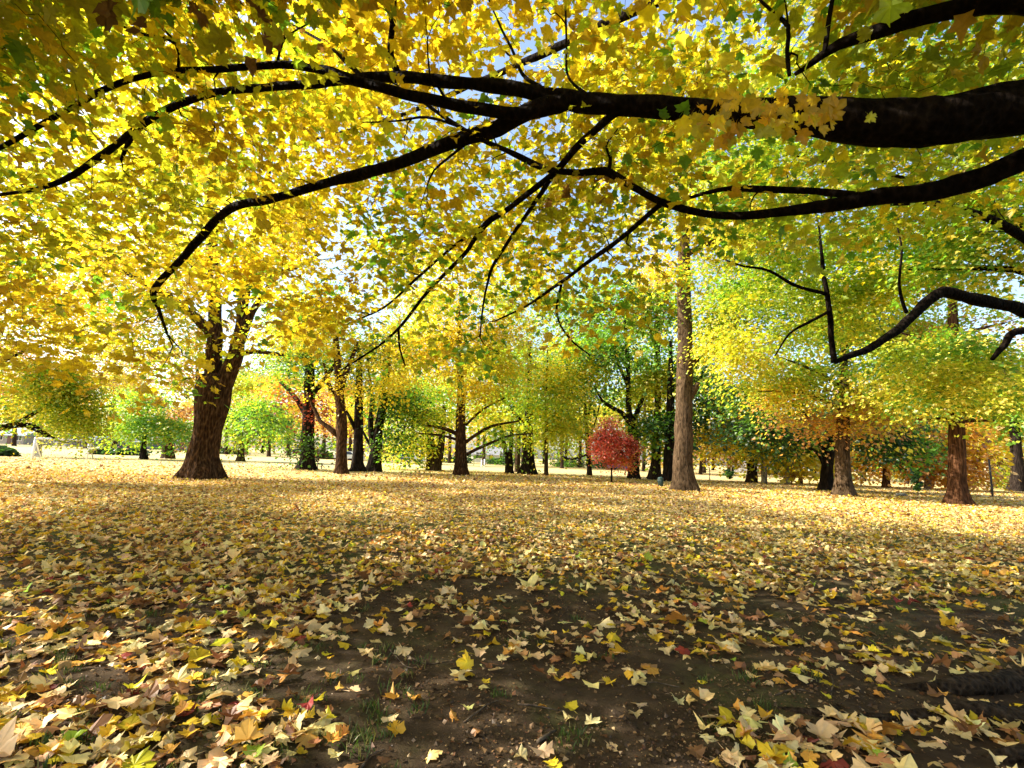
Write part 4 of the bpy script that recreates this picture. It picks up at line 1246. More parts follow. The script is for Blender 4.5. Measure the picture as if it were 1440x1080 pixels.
for q, (bx, dist, hpx, pal, lab) in enumerate(BELT):
    hor = HOR + (bx - 720) * math.tan(ROLL)
    py = hor + F * CAMZ / dist
    top = hor + 3 - hpx * 1.25
    h = (py - top)
    nm = {'OR': 'orange_maple', 'PK': 'rusty_tree', 'LG': 'lime_maple', 'G': 'green_tree', 'YL': 'yellow_maple', 'Y': 'yellow_maple', 'YG': 'yellow_maple', 'TN': 'faded_tree'}[max(pal, key=lambda z_: pal[z_])]
    wd = 44 + hpx * 0.4
    sg = dist * 0.011
    hh_ = h * 1.35
    tree(nm, lab, (bx, py), [[(bx, py, 5), (bx + 1, py - hh_ * 0.25, 4.5), (bx + 2, py - hh_ * 0.6, 3)]],
         [(bx, py - hh_ * 0.60, wd, hh_ * 0.26, int(60 + hpx * 0.9), pal), (bx - wd * 0.5, py - hh_ * 0.48, wd * 0.5, hh_ * 0.14, 26, pal), (bx + wd * 0.5, py - hh_ * 0.50, wd * 0.5, hh_ * 0.15, 26, pal), (bx + 5, py - hh_ * 0.84, wd * 0.7, hh_ * 0.2, int(40 + hpx * 0.5), pal)],
         M_BARK, 0.0042 * dist, 'lo', 26, sg, 0.4, 4, 0.03, 300 + q, group='trees closing the view beyond the lawn', twig=0, k=10, size_px=False)

rw_ = np.random.default_rng(808)
nw = 2300
ax = rw_.uniform(-500, 1950, nw)
dd_w = rw_.uniform(135, 165, nw)
hw_ = 24 * rw_.random(nw) ** 0.8 * (0.6 + 0.6 * vnoise(ax, ax * 0, 0.02, 3))
wb = Buf()
pos_w = np.array([at(a_, HOR + (a_ - 720) * math.tan(ROLL), d_) for a_, d_ in zip(ax, dd_w)])
pos_w[:, 2] = hw_ + 0.6
gi = np.floor(vnoise(ax, hw_ * 2, 0.016, 8) * 5.99).astype(int)
for q, pal in enumerate((W(PK=30, TN=20, BR=10), W(OR=30, YD=20, TN=10), W(YG=30, LG=20, G=10), W(G=30, LG=20, DG=10), W(Y=30, YL=14, YG=20), W(LG=30, YG=20, G=20))):
    m_ = gi == q
    if m_.any():
        clump_leaves(wb, pos_w[m_], 26, 1.7, 0.75, pal, 'lo', rw_)
for a_ in np.arange(-480, 1940, 26.0):
    d_ = rw_.uniform(136, 160)
    p_ = at(a_ + rw_.uniform(-9, 9), HOR + (a_ - 720) * math.tan(ROLL), d_)
    wb.tube([(p_[0], p_[1], -0.2), (p_[0] + 0.2, p_[1], 6), (p_[0], p_[1], 13)], [0.45, 0.35, 0.15], 6, 0)
tag(wb.build('distant_woodland', [M_BARK_DARK, M_LEAF]), 'far off autumn wood in mixed colours closing the horizon', 'wood', None, 'stuff')

# ================================================================== small things
def shrub(name, label, px, py, w, hgt, pal, seed, dist=None, leaf=0.12):
    r = np.random.default_rng(seed)
    hor = HOR + (px - 720) * math.tan(ROLL)
    Y = min(F * CAMZ / max(py - hor, 1.0), 100.0)
    g = at(px, hor + F * CAMZ / Y, Y)
    b0 = float(gz(g[0], g[1]))
    o = empty(name, (g[0], g[1], b0))
    tag(o, label, 'shrub')
    rw, hh = w / 2 / F * Y, hgt / F * Y
    ct = ellipsoid_pts(90, np.array([g[0], g[1], b0 + hh * 0.5]), np.array([rw, rw * 0.8, hh * 0.5]), r)
    ct[:, 2] = np.maximum(ct[:, 2], b0 + 0.08)
    b = Buf()
    clump_leaves(b, ct, 26, rw * 0.16, leaf, pal, 'lo', r)
    b.build('foliage', [M_BARK_DARK, M_LEAF], o, np.array([g[0], g[1], b0]))
    s = Buf()
    for _ in range(6):
        a = r.uniform(0, 6.28)
        s.tube([(g[0], g[1], b0 - 0.03), (g[0] + rw * 0.2 * math.cos(a), g[1] + rw * 0.2 * math.sin(a), b0 + hh * 0.3), (g[0] + rw * 0.5 * math.cos(a), g[1] + rw * 0.5 * math.sin(a), b0 + hh * 0.7)], [0.03, 0.02, 0.008], 5)
    s.build('stem', M_BARK_DARK, o, np.array([g[0], g[1], b0]))


shrub('shrub', 'dark rounded bush right of the big smooth grey trunk', 1026, 673, 14, 16, DGp, 501)
shrub('shrub', 'leafy light green bush left of the trunk at the right edge', 1408, 684, 44, 36, W(LG=40, G=20, YG=20), 502)
shrub('shrub', 'dark low bush just right of the red brown trunk', 1366, 682, 20, 22, DGp, 503)
shrub('shrub', 'dark green bush behind the lamp post', 1190, 676, 60, 16, W(DG=40, G=30), 504)
shrub('shrub', 'grey green bush behind the boulder', 1268, 678, 40, 22, W(DG=30, G=30, LG=10), 505)
shrub('shrub', 'upright dark yew bush at the right end of the boulder', 1291, 692, 10, 34, DGp, 506)
shrub('shrub', 'long dark hedge bush right of the leaning black trunk', 560, 646, 50, 12, W(DG=50, G=14), 507, leaf=0.3)
shrub('shrub', 'black hedge bush behind the central brown trunk', 640, 647, 50, 12, W(DG=50, G=10), 508, leaf=0.3)
shrub('shrub', 'dark hedge bush behind the crimson tree', 850, 648, 90, 14, W(DG=50, G=10), 509, leaf=0.3)
shrub('shrub', 'dark hedge bush between the bench trunk and the brown trunk', 458, 645, 44, 14, W(DG=50, BR=20), 510, leaf=0.3)
shrub('shrub', 'purple brown hedge behind the lone green tree', 165, 639, 60, 10, W(DG=40, DR=14, BR=10), 511, leaf=0.35)
shrub('shrub', 'long dark hedge bush between the slim straight tree and the crimson tree', 800, 655, 60, 11, W(DG=50, G=14), 513, leaf=0.3)
shrub('shrub', 'dark hedge bush right of the massive trunk, beneath the lime crowned tree', 330, 636, 50, 10, W(DG=40, G=14, DR=6), 514, leaf=0.3)
shrub('shrub', 'dark hedge bush behind the V shaped trunk', 705, 651, 50, 11, W(DG=40, G=20), 515, leaf=0.3)
shrub('shrub', 'dark hedge bush behind the golden leaves right of the wide furrowed trunk', 1090, 668, 60, 11, W(DG=40, BR=10), 516, leaf=0.3)
shrub('shrub', 'black hedge bush left of the goal', 6, 640, 30, 14, W(DG=50), 512, leaf=0.35)

# boulder
g = on_ground(1271, 698)
rb = np.random.default_rng(9)
bb = Buf()
nu, nv = 26, 12
uu, vv = np.meshgrid(np.arange(nu) / nu * 2 * PI, np.linspace(0, PI / 2 * 1.25, nv))
rad = 1 + 0.16 * (vnoise(np.cos(uu) * 2 * np.sin(vv), np.sin(uu) * 2 + vv, 1.0, 3) - 0.5) * 2
bx = 0.34 * 1.02 * np.sin(vv) * np.cos(uu) * rad
by = 0.27 * np.sin(vv) * np.sin(uu) * rad
bz = 0.245 * np.sign(np.cos(vv)) * np.abs(np.cos(vv)) ** 0.75 * rad - 0.01
bv = np.stack([bx, by, bz], -1).reshape(-1, 3) + np.array([g[0], g[1] + 0.2, gz(g[0], g[1])])
i_ = (np.arange(nv - 1)[:, None] * nu + np.arange(nu)[None])
j_ = (np.arange(nv - 1)[:, None] * nu + (np.arange(nu)[None] + 1) % nu)
bb.add(bv, np.stack([i_, j_, j_ + nu, i_ + nu], -1).reshape(-1, 4), (0.3, 0.3, 0.28), 0, True)
tag(bb.build('boulder', bark_material('lichen_stone', (0.14, 0.14, 0.115), (0.32, 0.31, 0.26), 5, 1.0, 0.8), None, (g[0], g[1] + 0.2, 0)), 'low grey green boulder lying in the leaves between two trunks', 'boulder')

# litter bin
g = on_ground(929, 684)
M_BIN = plain('bin_green', (0.018, 0.05, 0.042), 0.5, 0.2)
ob = empty('litter_bin', (g[0], g[1], gz(g[0], g[1])))
tag(ob, 'small dark green litter bin left of the big smooth grey trunk', 'litter bin')
b = Buf()
sc = g[1] / F
h = 13 * sc
b.tube([(0, 0, 0), (0, 0, h * 0.1), (0, 0, h * 0.86)], [2.9 * sc, 3.0 * sc, 3.5 * sc], 18)
for k_ in range(18):
    a = k_ / 18 * 2 * PI
    b.tube([(3.2 * sc * math.cos(a), 3.2 * sc * math.sin(a), h * 0.06), (3.7 * sc * math.cos(a), 3.7 * sc * math.sin(a), h * 0.84)], [0.012, 0.012], 4)
b.build('body', M_BIN, ob)
b = Buf()
b.tube([(0, 0, h * 0.86), (0, 0, h * 0.93), (0, 0, h)], [3.9 * sc, 3.9 * sc, 2.6 * sc], 18)
b.build('lid', M_BIN, ob)

# bench beside the bench trunk
g = on_ground(442, 659.5)
sc = g[1] / F
M_BENCH = plain('bench_black', (0.02, 0.018, 0.016), 0.6)
ob = empty('park_bench', (g[0], g[1], gz(g[0], g[1])))
ob.rotation_euler = (0, 0, math.radians(74))
tag(ob, 'black park bench seen end on, against the foot of a dark trunk', 'bench')
b = Buf()
for k_ in range(4):
    b.box(-0.75, 0.75, -0.2 + 0.11 * k_, -0.11 + 0.11 * k_, 0.42, 0.455)
b.build('seat', M_BENCH, ob)
b = Buf()
for k_ in range(3):
    b.box(-0.75, 0.75, 0.235 + 0.02 * k_, 0.265 + 0.02 * k_, 0.52 + 0.13 * k_, 0.62 + 0.13 * k_)
b.build('backrest', M_BENCH, ob)
for s_ in (-0.66, 0.66):
    b = Buf()
    b.box(s_ - 0.03, s_ + 0.03, -0.2, -0.14, 0, 0.417)
    b.box(s_ - 0.03, s_ + 0.03, 0.18, 0.232, 0, 0.9)
    b.box(s_ - 0.03, s_ + 0.03, -0.139, 0.179, 0.36, 0.417)
    b.build('leg', M_BENCH, ob)

# football goal at the far left
M_WHITE = plain('white_paint', (0.8, 0.8, 0.8), 0.45, 0.05)
M_NET = plain('net_cord', (0.45, 0.45, 0.45), 0.8, 0.1)
gl, gr = on_ground(45, 645), on_ground(122, 646)
go = empty('football_goal', (gl[0], gl[1], 0))
tag(go, 'white framed football goal with a hanging net at the far left', 'goal')
hz = 28 / F * gl[1]
bk = np.array([-16 / F * gl[1], 9.0, 0])
for P0 in (gl, gr):
    b = Buf()
    b.tube([P0 + (0, 0, 0), P0 + (0, 0, hz)], [0.075, 0.075], 10)
    b.build('post', M_WHITE, go, (gl[0], gl[1], 0))
b = Buf()
b.tube([gl + (-0.075, 0, hz), gr + (0.075, 0, hz)], [0.075, 0.075], 10)
b.build('crossbar', M_WHITE, go, (gl[0], gl[1], 0))
for P0, sx in ((gl, -1), (gr, -1)):
    b = Buf()
    dx = np.array([-28 / F * gl[1] * (1 if P0 is gl else 0.95), 2.4, 0])
    b.tube([P0 + (0, 0, hz), P0 + dx * 0.35 + (0, 0, hz * 0.95 * 0.62), P0 + dx + (0, 0, 0.03)], [0.045] * 3, 8)
    b.build('stay', M_WHITE, go, (gl[0], gl[1], 0))
nb = Buf()
dxa = np.array([-28 / F * gl[1], 2.4, 0])
for s_ in np.linspace(0, 1, 14):
    A = gl + dxa * s_
    nb.tube([A + (0, 0, 0.02), A + (0, 0, hz * (1 - s_) + 0.02)], [0.008, 0.008], 3, cap=False)
    Z = hz * s_
    nb.tube([gl + (0, 0, Z), gl + dxa * (1 - s_) + (0, 0, Z)], [0.008, 0.008], 3, cap=False)
    q0 = gl + dxa * s_ + (0, 0, hz * (1 - s_))
    q1 = gr + dxa * s_ * 0.95 + (0, 0, hz * (1 - s_))
    nb.tube([q0, (q0 + q1) / 2 - (0, 0, 0.1), q1], [0.006] * 3, 3, cap=False)
for s_ in np.linspace(0, 1, 20):
    q0 = gl + (gr - gl) * s_ + (0, 0, hz)
    nb.tube([q0, q0 + dxa * 0.5 - (0, 0, hz * 0.54), q0 + dxa - (0, 0, hz - 0.02)], [0.006] * 3, 3, cap=False)
nb.build('net', M_NET, go, (gl[0], gl[1], 0))


# houses far beyond the lawn
def house(label, px, Y, wpx, hwall, hroof, wallc, roofc, seed, gable=True):
    c = at(px, HOR + (px - 720) * math.tan(ROLL) + F * CAMZ / Y, Y)
    c[2] = 0
    sc = Y / F
    w, hw, hr, d = wpx * sc, hwall * sc, hroof * sc, 9.0
    o = empty('house', (c[0], c[1], 0))
    tag(o, label, 'house', 'houses beyond the park')
    b = Buf()
    b.box(-w / 2, w / 2, 0, d, -0.3, hw)
    b.build('wall', plain('house_wall', wallc, 0.8, 0.08, 2), o)
    b = Buf()
    e = 0.4
    if gable:
        v = [(-w / 2 - e, -e, hw + .003), (w / 2 + e, -e, hw + .003), (w / 2 + e, d + e, hw + .003), (-w / 2 - e, d + e, hw + .003), (-w / 2 - e, d / 2, hw + hr), (w / 2 + e, d / 2, hw + hr)]
        f3, f4 = [(0, 4, 3), (1, 2, 5)], [(0, 1, 5, 4), (2, 3, 4, 5), (3, 2, 1, 0)]
    else:
        v = [(-w / 2 - e, -e, hw + .003), (w / 2 + e, -e, hw + .003), (w / 2 + e, d + e, hw + .003), (-w / 2 - e, d + e, hw + .003), (0, -e, hw + hr), (0, d + e, hw + hr)]
        f3, f4 = [(0, 1, 4), (2, 3, 5)], [(1, 2, 5, 4), (3, 0, 4, 5), (3, 2, 1, 0)]
    b.add(v, f3, roofc, 0)
    b.f.append((np.array(f4) + (b.n - 6), 0, False))
    rf = b.build('roof', plain('house_roof', roofc, 0.85, 0.15, 3), o)
    b = Buf()
    b.box(w * 0.22, w * 0.22 + 0.8, d / 2 - 0.4, d / 2 + 0.4, hw + hr * 0.5, hw + hr + 0.9)
    b.build('chimney', plain('chimney_brick', (0.25, 0.12, 0.09), 0.9), rf)
    dm, wm = plain('house_door', (0.12, 0.06, 0.05), 0.6), plain('window_glass', (0.03, 0.04, 0.05), 0.1)
    b = Buf()
    b.box(-0.5, 0.5, -0.06, -0.002, 0, 2.1)
    b.build('door', dm, o)
    for fx in (-0.33, 0.33):
        b = Buf()
        b.box(fx * w - 0.7, fx * w + 0.7, -0.05, -0.003, 1.0, 2.3)
        wo = b.build('window', wm, o)
        b = Buf()
        for xx0, xx1, z0, z1 in ((-0.8, -0.7, 0.9, 2.4), (0.7, 0.8, 0.9, 2.4), (-0.699, 0.699, 2.301, 2.4), (-0.699, 0.699, 0.9, 0.999), (-0.03, 0.03, 1.0, 2.3)):
            b.box(fx * w + xx0, fx * w + xx1, -0.09, -0.051, z0, z1)
        b.build('frame', M_WHITE, wo)


house('white gabled house with a dark doorway seen through the goal', 84, 120, 14, 13, 9, (0.5, 0.52, 0.58), (0.16, 0.14, 0.2), 1, False)
house('low blue grey house with a long roof seen through the goal', 110, 122, 42, 8, 9, (0.2, 0.2, 0.28), (0.1, 0.14, 0.22), 2)
house('pale house with a grey roof left of the goal', 12, 125, 40, 12, 12, (0.3, 0.28, 0.28), (0.2, 0.27, 0.27), 3)
house('blue grey house behind the lone green tree', 182, 128, 60, 9, 10, (0.13, 0.13, 0.22), (0.1, 0.12, 0.2), 4)
house('pale blue house just left of the massive trunk', 256, 125, 30, 10, 12, (0.2, 0.22, 0.32), (0.16, 0.2, 0.22), 5)
house('grey house behind the white gate posts', 690, 118, 50, 11, 12, (0.45, 0.47, 0.5), (0.2, 0.2, 0.22), 6)
house('long grey house behind the parked cars at the right', 1115, 105, 110, 9, 10, (0.45, 0.42, 0.4), (0.24, 0.22, 0.22), 7)


# parked cars
def car(label, px, py, yaw, col, seed):
    g = at(px, HOR + (px - 720) * math.tan(ROLL) + F * CAMZ / py, py)
    o = empty('parked_car', (g[0], g[1], 0))
    o.rotation_euler = (0, 0, yaw)
    tag(o, label, 'car', 'cars parked beyond the lawn')
    L = 2.2
    prof = [(-L, 0.35), (-L, 0.85), (-1.75, 0.95), (-1.15, 1.42), (0.45, 1.45), (1.15, 0.98), (2.05, 0.82), (L, 0.6), (L, 0.35)]
    b = Buf()
    n = len(prof)
    hw = 0.86
    v = [(x, -hw * (0.82 if z > 1.2 else 1), z) for x, z in prof] + [(x, hw * (0.82 if z > 1.2 else 1), z) for x, z in prof]
    f = [(i, (i + 1) % n, (i + 1) % n + n, i + n) for i in range(n)]
    b.add(v, f, col, 0)
    ctr = len(v)
    b.add([(0, -hw, 0.7), (0, hw, 0.7)], [(ctr * 0, 0, 0)][:0] or np.zeros((0, 3), int), col, 0)
    fan = [(i + 0, n * 2, (i + 1) % n) for i in range(n)] + [(n + (i + 1) % n, n * 2 + 1, n + i) for i in range(n)]
    b.f.append((np.array(fan), 0, False))
    b.build('body', plain('car_paint', col, 0.25, 0.03), o)
    for s_ in (-1, 1):
        b = Buf()
        y = s_ * (hw * 0.9 + 0.03)
        b.add([(-1.35, y + s_ * 0.06, 0.98), (0.85, y + s_ * 0.06, 0.98), (0.35, y - s_ * 0.04, 1.38), (-1.05, y - s_ * 0.04, 1.38)], [(0, 1, 2, 3)], (0.02, 0.02, 0.02))
        b.build('window', plain('car_glass', (0.02, 0.025, 0.03), 0.08), o)
    for wx in (-1.35, 1.4):
        for s_ in (-1, 1):
            b = Buf()
            b.tube([(wx, s_ * 0.72, 0.32), (wx, s_ * 0.9, 0.32)], [0.32, 0.32], 16)
            wo = b.build('wheel', plain('tyre', (0.02, 0.02, 0.02), 0.9), o)
            b = Buf()
            b.tube([(wx, s_ * 0.901, 0.32), (wx, s_ * 0.92, 0.32)], [0.2, 0.18], 12)
            b.build('rim', plain('rim_metal', (0.5, 0.5, 0.5), 0.3, 0.05, 8, 0.8), wo)
    for s_ in (-0.6, 0.6):
        b = Buf()
        b.box(2.19, 2.22, s_ - 0.18, s_ + 0.18, 0.62, 0.74)
        b.build('headlight', M_WHITE, o)


car('black car parked beside the pink sapling', 1120, 95, 0.3, (0.02, 0.02, 0.025), 1)
car('white car parked left of the pale trunk by the pink sapling', 1101, 100, 1.3, (0.75, 0.76, 0.78), 2)
car('dark blue car parked behind the leaning black trunk', 548, 75, 0.05, (0.03, 0.05, 0.12), 3)
car('silver car parked between the brown trunk and the close dark pair', 491, 80, 0.0, (0.5, 0.52, 0.55), 4)
car('dark red car parked left of the bench trunk', 415, 118, 0.1, (0.16, 0.02, 0.02), 5)
car('white car parked left of the central brown trunk', 577, 78, 0.0, (0.72, 0.74, 0.78), 6)
car('violet grey car parked behind the crimson tree', 873, 90, 0.1, (0.16, 0.12, 0.3), 7)

# posts
M_POST = plain('dark_post', (0.04, 0.033, 0.028), 0.8)


def post(name, label, cat, px, py, w, hgt, col, head=None):
    g = on_ground(px, py)
    sc = g[1] / F
    o = empty(name, (g[0], g[1], float(gz(g[0], g[1]))))
    tag(o, label, cat)
    b = Buf()
    b.tube([(0, 0, -0.05), (0.01, 0, hgt * sc * 0.5), (0, 0, hgt * sc)], [w * 0.55 * sc, w * 0.5 * sc, w * 0.42 * sc], 10)
    b.build('pole', col, o)
    if head == 'globe':
        b = Buf()
        z0 = hgt * sc
        b.tube([(0, 0, z0), (0, 0, z0 + 0.08), (0, 0, z0 + 0.22), (0, 0, z0 + 0.36), (0, 0, z0 + 0.42)], [0.06, 0.15, 0.2, 0.14, 0.03], 14)
        b.build('lamp_head', M_WHITE, o)
    elif head == 'twig':
        b = Buf()
        z0 = hgt * sc
        rr_ = np.random.default_rng(int(px))
        for _ in range(8):
            t_ = rr_.uniform(0.55, 1)
            a = rr_.uniform(0, 6.28)
            l_ = rr_.uniform(0.2, 0.5)
            b.tube([(0, 0, z0 * t_), (l_ * 0.5 * math.cos(a), l_ * 0.5 * math.sin(a), z0 * t_ + l_ * 0.4), (l_ * math.cos(a), l_ * math.sin(a), z0 * t_ + l_)], [0.012, 0.009, 0.004], 4)
        b.build('branch', col, o)
    elif head == 'rail':
        b = Buf()
        b.tube([(-0.16, 0, 0.012), (0.16, 0.02, 0.03)], [0.02, 0.012], 6)
        b.build('foot_peg', col, o)


post('young_tree', 'bare young sapling, thin and black, below the leaning pale trunk', 'sapling', 1396, 699, 2.4, 52, M_POST, 'twig')
post('young_tree', 'bare leafless sapling like a dark post, right of the wide furrowed trunk', 'sapling', 1078, 682, 2.0, 24, M_POST, 'twig')
post('young_tree', 'thin bare sapling in front of the dusty pink tree', 'sapling', 998, 675, 1.2, 18, M_POST, 'twig')
post('street_lamp', 'pale lamp post with a round head right of the thick grey brown trunk', 'street lamp', 1211, 683, 1.9, 17, plain('lamp_pole', (0.55, 0.52, 0.46), 0.5), 'globe')
post('gate_post', 'left one of two white gate posts right of the central brown trunk', 'post', 677, 657, 1.7, 10, M_WHITE)
post('gate_post', 'right one of two white gate posts right of the central brown trunk', 'post', 681, 657, 1.7, 11, M_WHITE)

# ================================================================== fallen leaves
rl = np.random.default_rng(77)


def litter_density(px, py, x, y):
    """leaves per square metre, from the drifts and bare patches of the lawn"""
    d = np.full(x.shape, 138.0)
    left = 1 - sstep(380, 560, px + (vnoise(x, y, 1.4, 8) - 0.5) * 200)
    far = 1 - sstep(770, 900, py + (vnoise(x, y, 1.1, 4) - 0.5) * 150)
    mid = np.where((px > 560) & (py > 770) & (py < 960), 0.34, 0.0)
    low = np.where((py > 870), 0.11, 0.0)
    rgt = sstep(980, 1060, px) * sstep(985, 1030, py) * 0.75
    rgt2 = sstep(930, 1000, px) * sstep(880, 910, py) * (1 - sstep(940, 990, py)) * 0.45
    leftlow = left * (1 - 0.35 * sstep(840, 960, py)) 
    cov = np.maximum.reduce([leftlow, far, mid * (1 - 0.5 * sstep(1100, 1300, px)), low, rgt, rgt2])
    # bare scrape in the middle
    e = ((px - 700) / 260) ** 2 + ((py - 1000) / 95) ** 2
    cov *= 1 - 0.55 * np.exp(-e * 1.2)
    n_ = vnoise(x, y, 2.2, 1) * 0.6 + vnoise(x, y, 5.5, 2) * 0.4
    cov *= np.where(far > 0.6, 0.55 + 0.9 * sstep(0.2, 0.7, n_), 0.25 + 1.5 * sstep(0.3, 0.66, n_))
    return d * np.clip(cov, 0.015, 1.25) * (1 + 0.7 * (1 - sstep(2.5, 5.0, y)) * np.maximum(left, rgt > 0.3))


NL = 700000
yy = 1.15 + (50 - 1.15) * rl.random(NL) ** 1.25
half = 1.25 * yy + 1.2
xx = rl.uniform(-1, 1, NL) * half
px, py, dp = project(np.stack([xx, yy, gz(xx, yy)], 1))
# sampling density of the proposal (leaves per m2)
pdf = NL * (1 / 1.25) * ((yy - 1.15) / 48.85 + 1e-6) ** (1 / 1.25 - 1) / 48.85 / (2 * half)
want = litter_density(px, py, xx, yy) * (1 - 0.6 * sstep(20, 30, yy)) * (1 - 0.75 * sstep(30, 50, yy)) * (1 - 0.8 * sstep(20, 28, yy) * sstep(4, 9, -xx))
keep = rl.random(NL) < want / pdf
xx, yy, px, py, dp = xx[keep], yy[keep], px[keep], py[keep], dp[keep]
nL = len(xx)
pal_l = {'TN': 44, 'YL': 15, 'Y': 7, 'YD': 20, 'OR': 12, 'BR': 20, 'PK': 5, 'DR': 1.4, 'LG': 1.0}
keys = list(pal_l)
wts = np.array([pal_l[k] for k in keys], float)
kid = rl.choice(len(keys), nL, p=wts / wts.sum())
LCOL = dict(PAL)
LCOL['TN'] = (0.72, 0.55, 0.27)
LCOL['PK'] = (0.46, 0.25, 0.11)
LCOL['BR'] = (0.22, 0.105, 0.04)
LCOL['YL'] = (0.72, 0.58, 0.22)
lc = np.array([LCOL[k] for k in keys])[kid] * np.exp(rl.normal(0, 0.17, (nL, 1))) * np.exp(rl.normal(0, 0.06, (nL, 3)))
lsz = (0.086 - 0.008 * sstep(3, 7, yy)) * np.exp(rl.normal(0, 0.26, nL)) * (1 + 0.5 * sstep(20, 30, yy))
tilt = rl.normal(0, 0.15, (nL, 2)) * (1 + 0.5 * sstep(4, 7, yy))[:, None]
stand = rl.random(nL) < 0.07
tilt[stand] *= 2.6
lnr = np.stack([tilt[:, 0], tilt[:, 1], np.ones(nL)], 1)
lnr = unit(lnr)
ang = rl.uniform(0, 2 * PI, nL)
ltp = np.stack([np.cos(ang), np.sin(ang), rl.normal(0, 0.1, nL)], 1)
lift = 0.008 + 0.035 * rl.random(nL) * np.clip(want[keep] / 60, 0.2, 1) + np.linalg.norm(tilt, axis=1) * lsz * 0.25
lp = np.stack([xx, yy, gz(xx, yy) + lift], 1)
# centre the leaf on its point
lyv = unit(ltp - (ltp * lnr).sum(-1, keepdims=True) * lnr)
lb = lp - lyv * (lsz * 0.4)[:, None]

inview = (px > 12) & (px < 1428) & (py > 640) & (py < 1068)
dist = np.hypot(np.hypot(xx, yy), CAMZ)
order = np.argsort(np.where(inview, dist / lsz, 1e6))
IND = order[:292]
is_ind = np.zeros(nL, bool)
is_ind[IND] = True

lit = Buf()
rest = ~is_ind
for mk, lod in ((rest & (yy < 10), 'hi'), (rest & (yy >= 10) & (yy < 17), 'mid'), (rest & (yy >= 17), 'lo')):
    v, f, c = leaf_mesh(lb[mk], lnr[mk], ltp[mk], lsz[mk], lc[mk], lod, 0.42, rl)
    lit.add(v, f, c, 0, False)
lo_ = lit.build('leaf_litter', M_LITTER)
tag(lo_, 'thick litter of tan and yellow fallen maple leaves covering the lawn', 'leaf litter', None, 'stuff')

cname = {'TN': 'pale tan', 'YL': 'cream yellow', 'Y': 'bright yellow', 'YD': 'golden', 'OR': 'orange', 'BR': 'dark brown', 'PK': 'pinkish brown', 'DR': 'deep red', 'LG': 'light green'}
clname = {'TN': 'tan', 'YL': 'cream', 'Y': 'yellow', 'YD': 'golden', 'OR': 'orange', 'BR': 'brown', 'PK': 'pinkish', 'DR': 'red', 'LG': 'green'}


def zone(a, b):
    h_ = 'far left' if a < 200 else 'left' if a < 470 else 'left of centre' if a < 640 else 'centre' if a < 820 else 'right of centre' if a < 1010 else 'right' if a < 1230 else 'far right'
    v_ = 'bottom edge' if b > 1010 else 'low' if b > 940 else 'mid ground'
    return h_, v_


# the upright bright yellow leaf in the middle of the bare soil
spec = {}
labels = []
P2 = np.stack([px, py], 1)
for i in IND:
    h_, v_ = zone(px[i], py[i])
    dd = np.hypot(px[IND] - px[i], (py[IND] - py[i]) * 1.6)
    dd[IND == i] = 1e9
    j = IND[np.argmin(dd)]
    dx, dy = px[j] - px[i], py[j] - py[i]
    side_ = ('left' if dx > 0 else 'right') if abs(dx) > abs(dy) * 1.3 else ('behind' if dy > 0 else 'before')
    st = 'tilted' if np.linalg.norm(tilt[i]) > 0.5 else 'small' if lsz[i] < 0.105 else 'large' if lsz[i] > 0.15 else 'flat'
    rel = {'left': 'left of', 'right': 'right of', 'behind': 'behind', 'before': 'before'}[side_]
    art = 'an' if clname[keys[kid[j]]] == 'orange' else 'a'
    ca, sa = math.cos(ang[i]), math.sin(ang[i])
    tipd = ('rightward' if ca > 0 else 'leftward') if abs(ca) > abs(sa) else ('away' if sa > 0 else 'nearward')
    labels.append([f"{st} {cname[keys[kid[i]]]} leaf pointing {tipd}, {rel} {art} {clname[keys[kid[j]]]} one", h_, v_, i])
from collections import Counter
lab2 = []
for t_, h_, v_, i in labels:
    pl = {'bottom edge': 'bottom', 'low': 'near', 'mid ground': 'further back'}[v_]
    lab2.append(f"{t_}, {pl} {h_}")
cnt = Counter(lab2)
for (t_, h_, v_, i), l_ in zip(labels, lab2):
    b = Buf()
    v, f, c = leaf_mesh(lb[i:i + 1], lnr[i:i + 1], ltp[i:i + 1], lsz[i:i + 1], lc[i:i + 1], 'hi', 0.40, rl)
    b.add(v, f, c, 0, False)
    o = b.build('fallen_leaf', M_LITTER, None, lp[i])
    tag(o, l_, 'leaf', 'fallen maple leaves on the ground')
g = on_ground(657, 948)
zb = float(gz(g[0], g[1]))
b = Buf()
rs = np.random.default_rng(4)
v, f, c = leaf_mesh(np.array([[g[0], g[1], zb + 0.02]]), np.array([[0.25, -1.0, 0.35]]), np.array([[-0.1, 0.25, 1.0]]), np.array([0.125]), np.array([[0.85, 0.58, 0.03]]), 'hi', 0.12, rs)
b.add(v, f, c, 0, False)
tag(b.build('fallen_leaf', M_LITTER, None, (g[0], g[1], zb)), 'bright yellow maple leaf standing upright alone on the bare soil', 'leaf', 'fallen maple leaves on the ground')

